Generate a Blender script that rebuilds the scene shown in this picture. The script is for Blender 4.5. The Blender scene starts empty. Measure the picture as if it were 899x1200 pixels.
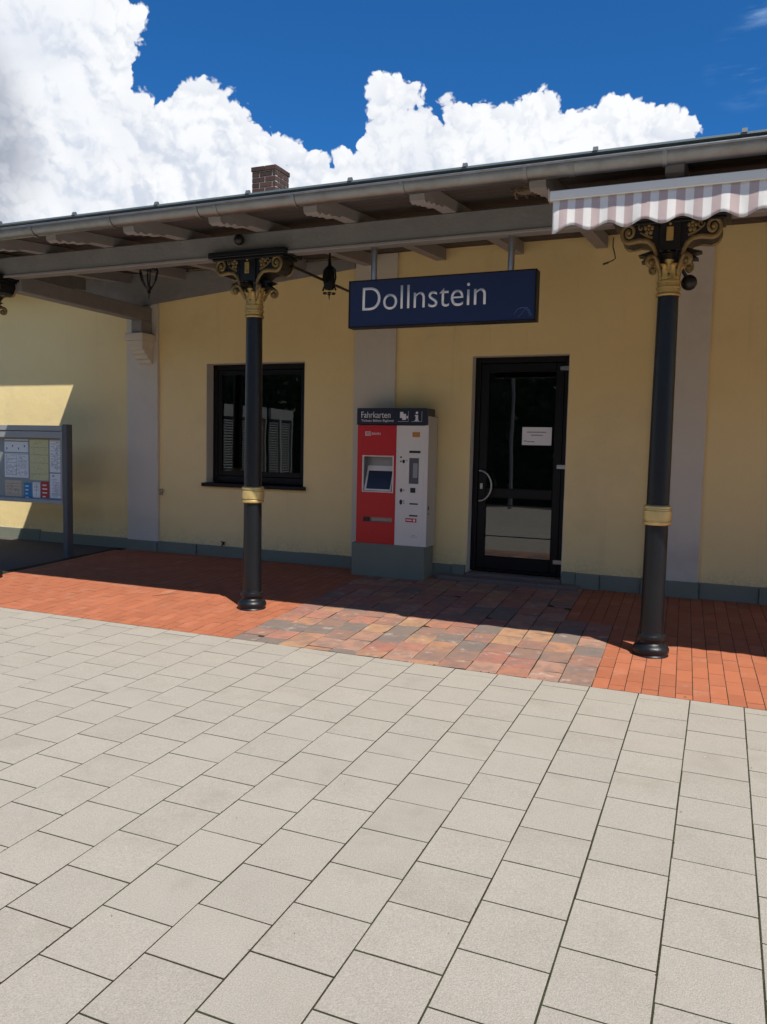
import bpy, bmesh, math, random
from mathutils import Vector, Matrix
random.seed(7)
sc = bpy.context.scene
COL = sc.collection
R = math.radians

# ---------------------------------------------------------------- camera
def cam_axes(yaw, pitch, roll):
    f = Vector((-math.sin(yaw)*math.cos(pitch), math.cos(yaw)*math.cos(pitch), math.sin(pitch)))
    r = Vector((math.cos(yaw), math.sin(yaw), 0)); u = r.cross(f)
    c, s = math.cos(roll), math.sin(roll)
    return c*r + s*u, -s*r + c*u, f
RX, UP, FW = cam_axes(0.40161797, -0.08088088, 0.02182038)
cd = bpy.data.cameras.new('camera'); cam = bpy.data.objects.new('camera', cd); COL.objects.link(cam)
M = Matrix((RX, UP, -FW)).transposed().to_4x4(); M.translation = Vector((0, 0, 1.6)); cam.matrix_world = M
cd.sensor_fit = 'HORIZONTAL'; cd.sensor_width = 36; cd.lens = 926.34/899*36
cd.clip_start = .05; cd.clip_end = 3000; sc.camera = cam
def sky_dir(px, py):
    return (RX*((px-449.5)/926.34) + UP*(-(py-600)/926.34) + FW).normalized()

# ---------------------------------------------------------------- light
SUN_TO = Vector((1.0, -.8, 2.0)).normalized()
sd = bpy.data.lights.new('sun', 'SUN'); sd.energy = 5.0; sd.angle = R(.5); sd.color = (1, .95, .87)
so = bpy.data.objects.new('sun', sd); COL.objects.link(so)
so.rotation_euler = SUN_TO.to_track_quat('Z', 'Y').to_euler(); so.location = (6, -6, 14)
sc.view_settings.view_transform = 'Standard'; sc.view_settings.look = 'None'
sc.view_settings.exposure = .38; sc.view_settings.gamma = 1

# ---------------------------------------------------------------- node helper
class NT:
    def __init__(s, nt): s.nt = nt; s.n = nt.nodes; s.l = nt.links
    def new(s, t, **k):
        n = s.n.new(t)
        for a, v in k.items(): setattr(n, a, v)
        return n
    def put(s, sock, v):
        if v is None: return
        if hasattr(v, 'is_linked') or isinstance(v, bpy.types.NodeSocket): s.l.new(v, sock)
        else:
            try: sock.default_value = v
            except Exception: sock.default_value = (v, v, v)
    def math(s, op, a, b=None, c=None, clamp=False):
        n = s.new('ShaderNodeMath', operation=op); n.use_clamp = clamp
        s.put(n.inputs[0], a); s.put(n.inputs[1], b); s.put(n.inputs[2], c); return n.outputs[0]
    def vm(s, op, a, b=None, out=0):
        n = s.new('ShaderNodeVectorMath', operation=op); s.put(n.inputs[0], a)
        if b is not None: s.put(n.inputs[1], b)
        return n.outputs[out]
    def scale(s, a, f):
        n = s.new('ShaderNodeVectorMath', operation='SCALE'); s.put(n.inputs[0], a); s.put(n.inputs['Scale'], f); return n.outputs[0]
    def noise(s, vec, sc_, det=4, rough=.55, out=0, dist=0):
        n = s.new('ShaderNodeTexNoise'); s.put(n.inputs['Vector'], vec)
        n.inputs['Scale'].default_value = sc_; n.inputs['Detail'].default_value = det
        n.inputs['Roughness'].default_value = rough; n.inputs['Distortion'].default_value = dist; return n.outputs[out]
    def vor(s, vec, sc_, feat='F1', out=0, smooth=None):
        n = s.new('ShaderNodeTexVoronoi', feature=feat); s.put(n.inputs['Vector'], vec); n.inputs['Scale'].default_value = sc_
        if smooth is not None: n.inputs['Smoothness'].default_value = smooth
        return n.outputs[out]
    def ss(s, v, a, b, lo=0, hi=1):
        n = s.new('ShaderNodeMapRange', interpolation_type='SMOOTHSTEP'); s.put(n.inputs['Value'], v)
        n.inputs['From Min'].default_value = a; n.inputs['From Max'].default_value = b
        n.inputs['To Min'].default_value = lo; n.inputs['To Max'].default_value = hi; return n.outputs[0]
    def mix(s, f, a, b, blend='MIX'):
        n = s.new('ShaderNodeMix', data_type='RGBA', blend_type=blend); s.put(n.inputs[0], f)
        s.put(n.inputs[6], (*a, 1) if isinstance(a, tuple) and len(a) == 3 else a)
        s.put(n.inputs[7], (*b, 1) if isinstance(b, tuple) and len(b) == 3 else b); return n.outputs[2]

# ---------------------------------------------------------------- world: sky with cumulus
w = bpy.data.worlds.new('World'); sc.world = w; w.use_nodes = True
T = NT(w.node_tree); T.n.clear()
sky = T.new('ShaderNodeTexSky', sky_type='NISHITA'); sky.sun_disc = False
sky.sun_elevation = math.asin(SUN_TO.z); sky.sun_rotation = math.atan2(SUN_TO.x, SUN_TO.y)
sky.altitude = 400; sky.air_density = 1.0; sky.dust_density = .3; sky.ozone_density = 3.0
SKYS = .068
tc = T.new('ShaderNodeTexCoord').outputs['Generated']
d = T.vm('NORMALIZE', tc)
blue = T.scale(T.mix(1.0, sky.outputs[0], (.22, .80, 1.36, 1), 'MULTIPLY'), SKYS)
# direction warp, so that the rims billow
wn = T.noise(d, 9, 2, .5, out=1); w2 = T.noise(d, 40, 3, .6, out=1)
warp = T.vm('ADD', T.scale(T.vm('SUBTRACT', wn, (.5, .5, .5)), .012), T.scale(T.vm('SUBTRACT', w2, (.5, .5, .5)), .012))
dw = T.vm('ADD', d, warp)
# heaps of cloud: centre and size of each, by the direction it stands in
BL = [(20, 60, 135), (70, -60, 92), (110, 20, 58), (120, 80, 52), (60, 190, 160), (120, 170, 75), (150, 190, 80), (222, 128, 36), (238, 122, 30),
      (205, 150, 40), (262, 160, 38), (230, 200, 72), (290, 215, 62), (325, 218, 40), (352, 212, 40), (368, 200, 28), (400, 228, 42), (425, 195, 34), (462, 132, 36), (480, 118, 28),
      (450, 165, 36), (522, 128, 38), (500, 140, 42), (490, 160, 50), (548, 150, 36), (500, 190, 68), (430, 230, 60), (565, 178, 46), (600, 165, 32), (633, 146, 31), (655, 152, 26), (640, 205, 60), (692, 175, 36), (722, 165, 36), (755, 162, 34),
      (450, 190, 50), (560, 240, 80), (680, 250, 85), (755, 185, 50), (790, 190, 46), (822, 200, 42), (575, 180, 50), (860, 250, 60), (300, 300, 100), (430, 320, 110), (800, 290, 80), (900, 330, 90), (-120, 120, 170), (-260, 160, 170)]
f = None
for cx, cy, r in BL:
    c = sky_dir(cx, cy); rr = (sky_dir(cx+r, cy)-sky_dir(cx-r, cy)).length/2
    v = T.math('SUBTRACT', rr, T.vm('DISTANCE', dw, tuple(c), out=1))
    f = v if f is None else T.math('MAXIMUM', f, v)
# loose cumulus elsewhere low in the sky, out of view, increased for neutral fill light
sep = T.new('ShaderNodeSeparateXYZ'); T.l.new(d, sep.inputs[0])
far_n = T.noise(T.vm('MULTIPLY', dw, (1, 1, 1.6)), 3.1, 3, .5)
away = T.math('SUBTRACT', .75, T.vm('DOT_PRODUCT', d, tuple(sky_dir(500, 250)), out=1))
fo = T.math('MULTIPLY', T.math('SUBTRACT', far_n, T.math('ADD', .455, T.math('MULTIPLY', sep.outputs[2], .25))), .5)
fo = T.math('MINIMUM', fo, T.math('MULTIPLY', away, .3))
f = T.math('MAXIMUM', f, fo)
def bill(vec):
    """height of the billows: domes of three sizes"""
    x = None
    for sc_, am in ((13, .60), (31, .34), (75, .17), (170, .07)):
        v = T.vor(vec, sc_); v = T.math('MULTIPLY', T.math('MULTIPLY', v, v), -am*1.6)
        x = v if x is None else T.math('ADD', x, v)
    return x
q = T.vm('ADD', d, T.scale(T.vm('SUBTRACT', T.noise(d, 20, 4, .6, out=1), (.5, .5, .5)), .040))
b0 = bill(q)
b1 = bill(T.vm('ADD', q, tuple((UP*.8 + RX*.55).normalized()*.010)))
edge = T.math('ADD', f, T.math('MULTIPLY', T.math('ADD', b0, .64), .040))
mask = T.ss(edge, -.0003, .0042)
mask = T.math('MULTIPLY', mask, T.ss(f, -.022, -.012))
grad = T.math('SUBTRACT', b0, b1)
soft = T.noise(q, 6, 5, .62)
lit = T.ss(T.math('ADD', grad, T.math('MULTIPLY', T.math('SUBTRACT', soft, .5), .75)), -.40, .14)
big = T.ss(T.noise(d, 4.5, 4, .6), .36, .60)
inner = T.ss(f, .005, .10)
rim = T.ss(f, .035, .0)                      # thin rims let the sun through
litr = T.math('MAXIMUM', lit, T.math('MULTIPLY', rim, .75))
cl = T.mix(litr, (.52, .565, .645), (.755, .765, .78))
cl = T.mix(T.math('MULTIPLY', T.math('MULTIPLY', inner, T.math('SUBTRACT', 1.0, big)), .55), cl, (.55, .595, .68))
crev = T.ss(b0, -.95, -.45)
cl = T.mix(T.math('MULTIPLY', T.math('SUBTRACT', 1.0, crev), .15), cl, (.46, .50, .59))
dk = T.math('SUBTRACT', .15, T.vm('DISTANCE', dw, tuple(sky_dir(-115, 160)), out=1))
cl = T.mix(T.math('MULTIPLY', T.ss(dk, 0, .07), T.ss(b0, -.7, -.1, 1, .5)), cl, (.26, .29, .36))
# thin wisps right
wp = T.ss(T.noise(T.vm('MULTIPLY', d, (1, 1, 5)), 9, 5, .6), .50, .80)
near_w = T.ss(T.vm('DISTANCE', d, tuple(sky_dir(880, 74)), out=1), .05, .005)
near_w = T.math('MAXIMUM', near_w, T.ss(T.vm('DISTANCE', d, tuple(sky_dir(896, 10)), out=1), .03, .0))
blue = T.mix(T.math('MULTIPLY', T.math('MULTIPLY', wp, near_w), .8), blue, (.30, .45, .66))
bg = T.new('ShaderNodeBackground'); bg.inputs[1].default_value = 1.0
T.l.new(T.mix(mask, blue, cl), bg.inputs[0])
T.l.new(bg.outputs[0], T.new('ShaderNodeOutputWorld').inputs[0])

# ---------------------------------------------------------------- materials
MATS = {}
def mat(name, col, rough=.6, metal=0, var=.12, vs=3.0, bump=0.0, bs=60, fine=0.0, fs=300, dirt=None, ds=1.2, dlo=.55, dhi=.75, dk=.6, spec=.5,
        rnd=0.0, world=False, cols=None, coat=0, weave=None, rvar=0.0):
    m = bpy.data.materials.new(name); m.use_nodes = True; MATS[name] = m
    t = NT(m.node_tree); b = t.n['Principled BSDF']
    oi = t.new('ShaderNodeObjectInfo'); rv = oi.outputs['Random']
    if world: v = t.new('ShaderNodeNewGeometry').outputs['Position']
    else:
        v = t.new('ShaderNodeTexCoord').outputs['Object']
        v = t.vm('ADD', v, t.scale(t.vm('MULTIPLY', (1, .71, .37), (53, 53, 53)), rv))
    base = (*col, 1)
    if cols:
        cr = t.new('ShaderNodeValToRGB'); cr.color_ramp.interpolation = 'CONSTANT'
        el = cr.color_ramp.elements
        while len(el) < len(cols): el.new(.5)
        for i, c in enumerate(cols): el[i].position = i/len(cols); el[i].color = (*c, 1)
        t.l.new(rv, cr.inputs[0]); base = cr.outputs[0]
        n3 = t.noise(v, 9, 5, .65)
        base = t.mix(t.ss(n3, .42, .62), base, t.mix(.5, base, (.15, .125, .115)))
    n = t.noise(v, vs, 5, .6)
    k = t.math('ADD', 1 - var, t.math('MULTIPLY', n, 2*var))
    if rnd: k = t.math('ADD', k, t.math('MULTIPLY', t.math('SUBTRACT', rv, .5), rnd))
    if fine:
        fn = t.noise(v, fs, 2, .7)
        k = t.math('ADD', k, t.math('MULTIPLY', t.math('SUBTRACT', fn, .5), fine))
    c = t.mix(1.0, base, t.vm('MULTIPLY', (1, 1, 1), k), 'MULTIPLY')
    if dirt:
        dn = t.ss(t.noise(v, ds, 7, .68), dlo, dhi)
        c = t.mix(t.math('MULTIPLY', dn, dk), c, dirt)
    t.l.new(c, b.inputs['Base Color'])
    b.inputs['Metallic'].default_value = metal; b.inputs['Specular IOR Level'].default_value = spec
    if coat: b.inputs['Coat Weight'].default_value = coat
    if rvar: t.l.new(t.math('ADD', rough, t.math('MULTIPLY', t.math('SUBTRACT', t.noise(v, vs*3, 5, .65), .5), rvar), clamp=True), b.inputs['Roughness'])
    else: b.inputs['Roughness'].default_value = rough
    if bump:
        bn = t.new('ShaderNodeBump'); bn.inputs['Strength'].default_value = bump; bn.inputs['Distance'].default_value = .01
        h = t.noise(v, bs, 6, .65)
        if weave: h = t.math('ADD', h, t.noise(v, weave, 3, .5))
        t.l.new(h, bn.inputs['Height']); t.l.new(bn.outputs[0], b.inputs['Normal'])
    return m
mat('concrete_slab', (.338, .308, .258), .9, var=.07, vs=4, bump=.5, bs=200, fine=.9, fs=190, dirt=(.22, .19, .145), ds=3, dlo=.48, dhi=.75, dk=.32, rnd=.055, spec=.3)
mat('joint_soil', (.035, .03, .019), 1, var=.4, vs=20, bump=.6, bs=120, dirt=(.045, .05, .022), ds=3, dlo=.45, dhi=.6, dk=.8, world=True, spec=.1)
mat('red_brick', (.355, .118, .058), .88, var=.14, vs=6, bump=.3, bs=160, fine=.35, fs=250, dirt=(.42, .26, .19), ds=5, dlo=.5, dhi=.8, dk=.4, rnd=.20, spec=.25)
mat('old_brick', (.4, .2, .15), .85, var=.16, vs=10, bump=.5, bs=90, fine=.3, fs=300, dirt=(.46, .38, .32), ds=8, dlo=.56, dhi=.70, dk=.55, spec=.3,
    cols=[(.35, .155, .095), (.37, .19, .11), (.29, .15, .105), (.19, .145, .12), (.37, .165, .11), (.25, .15, .11), (.35, .195, .135), (.33, .14, .095), (.37, .21, .12), (.32, .14, .10)])
mat('asphalt', (.085, .075, .065), .95, var=.15, vs=3, bump=.5, bs=150, fine=.4, fs=200, world=True, spec=.2)
def plaster():
    m = mat('yellow_plaster', (.87, .69, .34), .92, var=.05, vs=1.3, bump=.35, bs=120, fine=.06, fs=260, dirt=(.58, .44, .23), ds=1.1, dlo=.50, dhi=.8, dk=.35, world=True, spec=.2, weave=9)
    t = NT(m.node_tree); b = t.n['Principled BSDF']; old = b.inputs['Base Color'].links[0].from_socket
    po = t.new('ShaderNodeNewGeometry').outputs['Position']; sp = t.new('ShaderNodeSeparateXYZ'); t.l.new(po, sp.inputs[0])
    sz_ = t.math('ADD', sp.outputs[2], t.math('MULTIPLY', t.noise(po, 4, 6, .7), -.35))
    spl = t.math('MULTIPLY', t.ss(sz_, .42, .22), t.ss(t.noise(po, 35, 4, .7), .35, .6))
    dr = t.ss(t.noise(t.vm('MULTIPLY', po, (9, 1, .5)), 1.0, 5, .7), .58, .78)
    pt_ = t.ss(t.noise(po, .55, 4, .55), .50, .56)
    c2 = t.mix(t.math('MULTIPLY', spl, .32), old, (.40, .33, .22)); c2 = t.mix(t.math('MULTIPLY', dr, .22), c2, (.50, .40, .24)); c2 = t.mix(t.math('MULTIPLY', pt_, .12), c2, (.80, .66, .40))
    t.l.new(c2, b.inputs['Base Color'])
    return m
plaster()
mat('grey_plaster', (.64, .59, .49), .9, var=.05, vs=2, bump=.3, bs=120, fine=.05, dirt=(.30, .26, .24), ds=1.3, dlo=.5, dhi=.8, dk=.3, world=True, spec=.2)
mat('plinth_paint', (.20, .215, .165), .75, var=.08, vs=4, bump=.3, bs=90, fine=.08, dirt=(.20, .18, .15), ds=5, dlo=.58, dhi=.8, dk=.4, world=True, spec=.3)
mat('timber_grey', (.24, .23, .22), .75, var=.25, vs=6, bump=.6, bs=30, fine=.1, dirt=(.10, .085, .08), ds=3, dlo=.55, dhi=.8, dk=.45, spec=.3)
mat('timber_light', (.30, .28, .275), .75, var=.12, vs=6, bump=.3, bs=50, fine=.1, dirt=(.2, .16, .15), ds=4, spec=.3)
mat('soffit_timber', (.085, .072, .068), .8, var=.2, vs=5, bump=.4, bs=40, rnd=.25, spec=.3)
mat('zinc', (.27, .28, .28), .40, .85, var=.22, vs=7, bump=.1, bs=20, dirt=(.20, .18, .16), ds=6, dlo=.45, dhi=.7, dk=.6, rvar=.35)
mat('roof_metal', (.22, .27, .27), .5, .6, var=.15, vs=3)
mat('chimney_brick', (.065, .034, .027), .85, var=.3, vs=20, bump=.5, bs=80, rnd=.5, spec=.3)
mat('mortar', (.42, .38, .34), .95, var=.2, vs=20, spec=.2)
mat('black_iron', (.006, .0075, .0095), .38, 0, var=.3, vs=8, bump=.22, bs=45, fine=.1, dirt=(.16, .15, .14), ds=16, dlo=.68, dhi=.73, dk=.55, spec=.4, rvar=.25)
mat('bronze_paint', (.23, .16, .065), .45, .4, var=.35, vs=25, bump=.25, bs=60, dirt=(.40, .29, .12), ds=14, dlo=.52, dhi=.7, dk=.6, rvar=.3)
mat('gold_paint', (.50, .345, .12), .45, .55, var=.22, vs=18, bump=.25, bs=60, dirt=(.10, .06, .02), ds=12, dlo=.5, dhi=.7, dk=.65, rvar=.3)
mat('ring_gold', (.62, .47, .19), .38, .45, var=.15, vs=10, bump=.15, bs=60, dirt=(.25, .17, .06), ds=9, dlo=.55, dhi=.75, dk=.4, rvar=.2)
mat('steel', (.42, .42, .42), .35, 1, var=.1, vs=12, rvar=.2)
mat('alu_grey', (.32, .33, .33), .5, .2, var=.06, vs=4, fine=.03)
mat('alu_dark', (.10, .11, .12), .5, .2, var=.08, vs=4)
mat('sign_blue', (.006, .013, .06), .38, 0, var=.1, vs=3, coat=.0, dirt=(.03, .035, .06), ds=3, dlo=.6, dhi=.8, dk=.4)
mat('white_print', (.78, .78, .78), .5, var=.03)
mat('machine_red', (.58, .012, .015), .38, var=.05, vs=4, dirt=(.35, .02, .02), ds=4, dk=.3)
mat('machine_white', (.76, .72, .64), .45, var=.04, vs=5, dirt=(.4, .37, .32), ds=4, dlo=.6, dhi=.8, dk=.3)
mat('machine_side', (.50, .465, .40), .5, var=.06, vs=3)
mat('dark_blue', (.008, .011, .03), .4, var=.05)
mat('dark_frame', (.006, .006, .0065), .45, var=.1, vs=4, spec=.25)
mat('black_plastic', (.012, .012, .012), .4, var=.1)
mat('screen_dark', (.022, .027, .045), .2, var=.05)
mat('orange_sticker', (.50, .22, .03), .5, var=.08, vs=30)
mat('grey_metal', (.30, .30, .30), .4, .6, var=.08)
mat('paper', (.84, .84, .84), .7, var=.03, vs=5)
mat('paper_yellow', (.66, .62, .33), .7, var=.03)
mat('paper_tan', (.62, .50, .36), .7, var=.06, vs=20)
mat('paper_blue', (.03, .25, .50), .6, var=.05)
mat('paper_red', (.50, .03, .02), .6, var=.05)
mat('ink', (.18, .19, .22), .7, var=.2, vs=60)
mat('ink_red', (.5, .12, .10), .7)
mat('ink_blue', (.12, .22, .45), .7)
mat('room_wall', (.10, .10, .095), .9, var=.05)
mat('nest', (.20, .15, .10), 1, var=.4, vs=40, bump=.8, bs=90)
mat('litter', (.16, .12, .07), 1, var=.5, vs=90)
mat('litter_pale', (.62, .60, .55), 1, var=.2, vs=90)
mat('leaf_dark', (.045, .07, .022), .7, var=.5, vs=.8, world=True)
mat('bark', (.08, .06, .045), .9, var=.3)
mat('white_panel', (.28, .28, .27), .6, var=.05)
mat('louvre_grey', (.17, .17, .16), .6, var=.1)
mat('ballast', (.17, .15, .13), 1, var=.35, vs=30, bump=1, bs=40, world=True)
mat('grass_ground', (.06, .09, .03), 1, var=.3, vs=2, world=True)
mat('step_stone', (.17, .13, .11), .85, var=.2, vs=8, bump=.4, bs=60)
mat('moss', (.055, .06, .025), 1, var=.5, vs=60)
def glass(name, tint, ior):
    m = bpy.data.materials.new(name); m.use_nodes = True; t = NT(m.node_tree); t.n.clear(); MATS[name] = m
    tr = t.new('ShaderNodeBsdfTransparent'); tr.inputs[0].default_value = (*tint, 1)
    gl = t.new('ShaderNodeBsdfGlossy'); gl.inputs['Roughness'].default_value = .012; gl.inputs[0].default_value = (1, 1, 1, 1)
    bn = t.new('ShaderNodeBump'); bn.inputs['Strength'].default_value = .04; bn.inputs['Distance'].default_value = .02
    t.l.new(t.noise(t.new('ShaderNodeNewGeometry').outputs['Position'], 1.7, 1, .5), bn.inputs['Height']); t.l.new(bn.outputs[0], gl.inputs['Normal'])
    fr = t.new('ShaderNodeFresnel'); bf = t.new('ShaderNodeNewGeometry').outputs['Backfacing']
    t.l.new(t.math('ADD', ior, t.math('MULTIPLY', bf, 1/ior-ior)), fr.inputs[0])
    mx = t.new('ShaderNodeMixShader'); t.l.new(fr.outputs[0], mx.inputs[0]); t.l.new(tr.outputs[0], mx.inputs[1]); t.l.new(gl.outputs[0], mx.inputs[2])
    t.l.new(mx.outputs[0], t.new('ShaderNodeOutputMaterial').inputs[0])
glass('door_glass', (.35, .38, .38), 1.85); glass('board_glass', (.97, .98, .98), 1.18)
def stripes():
    m = mat('awning_cloth', (.88, .88, .87), .85, var=.04, vs=8, spec=.15, bump=.2, bs=14); t = NT(m.node_tree); b = t.n['Principled BSDF']
    sx = t.new('ShaderNodeSeparateXYZ'); t.l.new(t.new('ShaderNodeNewGeometry').outputs['Position'], sx.inputs[0])
    fr = t.math('FRACT', t.math('DIVIDE', t.math('ADD', sx.outputs[0], 11.062), .0945))
    old = b.inputs['Base Color'].links[0].from_socket
    k = t.ss(t.math('ABSOLUTE', t.math('SUBTRACT', fr, .5)), .235, .25)
    t.l.new(t.mix(1.0, old, t.mix(k, (1, .98, .96), (.72, .59, .58)), 'MULTIPLY'), b.inputs['Base Color'])
    tl = t.new('ShaderNodeBsdfTranslucent'); t.l.new(b.inputs['Base Color'].links[0].from_socket, tl.inputs[0])
    mx = t.new('ShaderNodeMixShader'); mx.inputs[0].default_value = .3
    out = t.n['Material Output']; t.l.new(b.outputs[0], mx.inputs[1]); t.l.new(tl.outputs[0], mx.inputs[2]); t.l.new(mx.outputs[0], out.inputs[0])
stripes()

# ---------------------------------------------------------------- mesh helpers
def link(o): COL.objects.link(o); return o
def tag(o, label=None, cat=None, group=None, kind=None):
    if label: o['label'] = label
    if cat: o['category'] = cat
    if group: o['group'] = group
    if kind: o['kind'] = kind
    return o
def thing(name, loc, label, cat, group=None):
    return tag(link(bpy.data.objects.new(name, None)), label, cat, group) if _l(name, loc) is None else None
def _l(*a): return None
def thing(name, loc, label, cat, group=None):
    o = link(bpy.data.objects.new(name, None)); o.location = loc; o.empty_display_size = .1
    return tag(o, label, cat, group)
def wloc(p):
    v = Vector((0, 0, 0))
    while p: v += p.location; p = p.parent
    return v
class MB:
    def __init__(s): s.v = []; s.f = []
    def add(s, vs, fs):
        k = len(s.v); s.v += [tuple(x) for x in vs]; s.f += [tuple(i+k for i in q) for q in fs]; return s
    def box(s, x0, x1, y0, y1, z0, z1, b=0.0):
        if b <= 0:
            vs = [(x, y, z) for z in (z0, z1) for y in (y0, y1) for x in (x0, x1)]
            return s.add(vs, [(0, 2, 3, 1), (4, 5, 7, 6), (0, 1, 5, 4), (2, 6, 7, 3), (0, 4, 6, 2), (1, 3, 7, 5)])
        b = min(b, (x1-x0)*.45, (y1-y0)*.45, (z1-z0)*.45)
        bm = bmesh.new()
        vv = [bm.verts.new((x, y, z)) for z in (z0, z1) for y in (y0, y1) for x in (x0, x1)]
        for q in [(0, 2, 3, 1), (4, 5, 7, 6), (0, 1, 5, 4), (2, 6, 7, 3), (0, 4, 6, 2), (1, 3, 7, 5)]: bm.faces.new([vv[i] for i in q])
        bmesh.ops.bevel(bm, geom=bm.edges[:], offset=b, segments=1, affect='EDGES', profile=.5)
        bm.verts.index_update(); s.add([x.co for x in bm.verts], [[x.index for x in q.verts] for q in bm.faces]); bm.free(); return s
    def prism(s, pts, axis, a, b):
        """outline pts (2D) extruded from a to b along axis"""
        n = len(pts); P = lambda p, t: {'x': (t, p[0], p[1]), 'y': (p[0], t, p[1]), 'z': (p[0], p[1], t)}[axis]
        vs = [P(p, a) for p in pts] + [P(p, b) for p in pts]
        fs = [tuple(range(n))[::-1], tuple(range(n, 2*n))] + [(i, (i+1) % n, n+(i+1) % n, n+i) for i in range(n)]
        return s.add(vs, fs)
    def lathe(s, prof, cx, cy, n=28, a0=0, a1=2*math.pi):
        vs = []; fs = []; m = len(prof)
        for i in range(n):
            a = 2*math.pi*i/n
            for r, z in prof: vs.append((cx+r*math.cos(a), cy+r*math.sin(a), z))
        for i in range(n):
            for j in range(m-1):
                fs.append((i*m+j, ((i+1) % n)*m+j, ((i+1) % n)*m+j+1, i*m+j+1))
        k = len(vs); fs.append(tuple(i*m for i in range(n))[::-1]); fs.append(tuple(i*m+m-1 for i in range(n)))
        return s.add(vs, fs)
    def tube(s, pts, rad, n=8, flat=1.0, nrm=None):
        pts = [Vector(p) for p in pts]; L = len(pts); vs = []; fs = []
        rs = rad if isinstance(rad, (list, tuple)) else [rad]*L
        ref = Vector(nrm) if nrm else None
        for i, p in enumerate(pts):
            t = (pts[min(i+1, L-1)]-pts[max(i-1, 0)]).normalized()
            if ref is None: ref = Vector((0, 0, 1)) if abs(t.z) < .9 else Vector((0, 1, 0))
            u = t.cross(ref).normalized(); v = u.cross(t).normalized()
            if nrm is None: ref = v
            for k in range(n):
                a = 2*math.pi*k/n; vs.append(p+(u*math.cos(a)+v*math.sin(a)*flat)*rs[i])
        for i in range(L-1):
            for k in range(n): fs.append((i*n+k, i*n+(k+1) % n, (i+1)*n+(k+1) % n, (i+1)*n+k))
        fs.append(tuple(range(n))[::-1]); fs.append(tuple((L-1)*n+k for k in range(n)))
        return s.add(vs, fs)
    def ball(s, c, r, sx=1, sy=1, sz=1, n=12, m=8):
        prof = [(max(1e-4, math.sin(math.pi*j/m)), -math.cos(math.pi*j/m)) for j in range(m+1)]
        k = len(s.v); s.lathe(prof, 0, 0, n)
        for i in range(k, len(s.v)):
            x, y, z = s.v[i]; s.v[i] = (c[0]+x*r*sx, c[1]+y*r*sy, c[2]+z*r*sz)
        return s
    def move(s, fn): s.v = [tuple(fn(*v)) for v in s.v]; return s
    def build(s, name, m, parent=None, smooth=None, kind=None, label=None, loc=None):
        me = bpy.data.meshes.new(name); o = wloc(parent) if parent else Vector((0, 0, 0))
        if loc is not None: o = Vector(loc)
        me.from_pydata([(a-o.x, b-o.y, c-o.z) for a, b, c in s.v], [], s.f); me.validate(); me.update()
        bm = bmesh.new(); bm.from_mesh(me); bmesh.ops.recalc_face_normals(bm, faces=bm.faces[:]); bm.to_mesh(me); bm.free()
        me.materials.append(MATS[m])
        if smooth:
            me.shade_smooth(); me.set_sharp_from_angle(angle=R(smooth))
        ob = link(bpy.data.objects.new(name, me))
        if parent: ob.parent = parent
        elif loc is not None: ob.location = loc
        if kind: ob['kind'] = kind
        if label: ob['label'] = label
        return ob
def copy_tree(o, parent=None, off=None):
    c = o.copy(); COL.objects.link(c); c.parent = parent
    if off is not None: c.location = o.location + Vector(off)
    for ch in list(o.children): copy_tree(ch, c)
    return c
def text(name, s, x, y, z, h, m, parent, width=None, rot=(R(90), 0, 0), bold=0.0, label=None, ext=.0012):
    cu = bpy.data.curves.new(name, 'FONT'); cu.body = s; cu.size = 1; cu.extrude = .0; cu.offset = bold
    to = bpy.data.objects.new(name, cu); COL.objects.link(to)
    dg = bpy.context.evaluated_depsgraph_get(); me = bpy.data.meshes.new_from_object(to.evaluated_get(dg)); bpy.data.objects.remove(to)
    ref = bpy.data.curves.new('ref', 'FONT'); ref.body = 'D'; ro = bpy.data.objects.new('ref', ref); COL.objects.link(ro)
    dg = bpy.context.evaluated_depsgraph_get(); rm = bpy.data.meshes.new_from_object(ro.evaluated_get(dg)); bpy.data.objects.remove(ro)
    caph = max(v.co.y for v in rm.vertices)
    x0 = min(v.co.x for v in me.vertices); x1 = max(v.co.x for v in me.vertices)
    sy = h/caph; sx = sy if width is None else width/(x1-x0)
    bm = bmesh.new(); bm.from_mesh(me)
    for v in bm.verts: v.co = Vector(((v.co.x-x0)*sx, v.co.y*sy, 0))
    r = bmesh.ops.extrude_face_region(bm, geom=bm.faces[:])
    for g in r['geom']:
        if isinstance(g, bmesh.types.BMVert): g.co.z += ext
    o = wloc(parent)
    bmesh.ops.recalc_face_normals(bm, faces=bm.faces[:])
    for v in bm.verts: v.co = Vector((v.co.x+x-o.x, -v.co.z+y-o.y, v.co.y+z-o.z))
    bm.to_mesh(me); bm.free(); me.materials.clear(); me.materials.append(MATS[m])
    ob = link(bpy.data.objects.new(name, me)); ob.parent = parent
    return ob

G = 0.03646782
def gz(y): return G*y
SL = math.atan(G)
WALL = 7.78; EDGE = 4.85; RE = 5.0; LE = -10.5     # right / left extent of the building

# ================================================================ SETTING
g = MB().add([(-400, -400, -1.4), (400, -400, -1.4), (400, 400, -1.4), (-400, 400, -1.4)], [(0, 1, 2, 3)]).build('ground', 'grass_ground', kind='structure')
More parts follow.
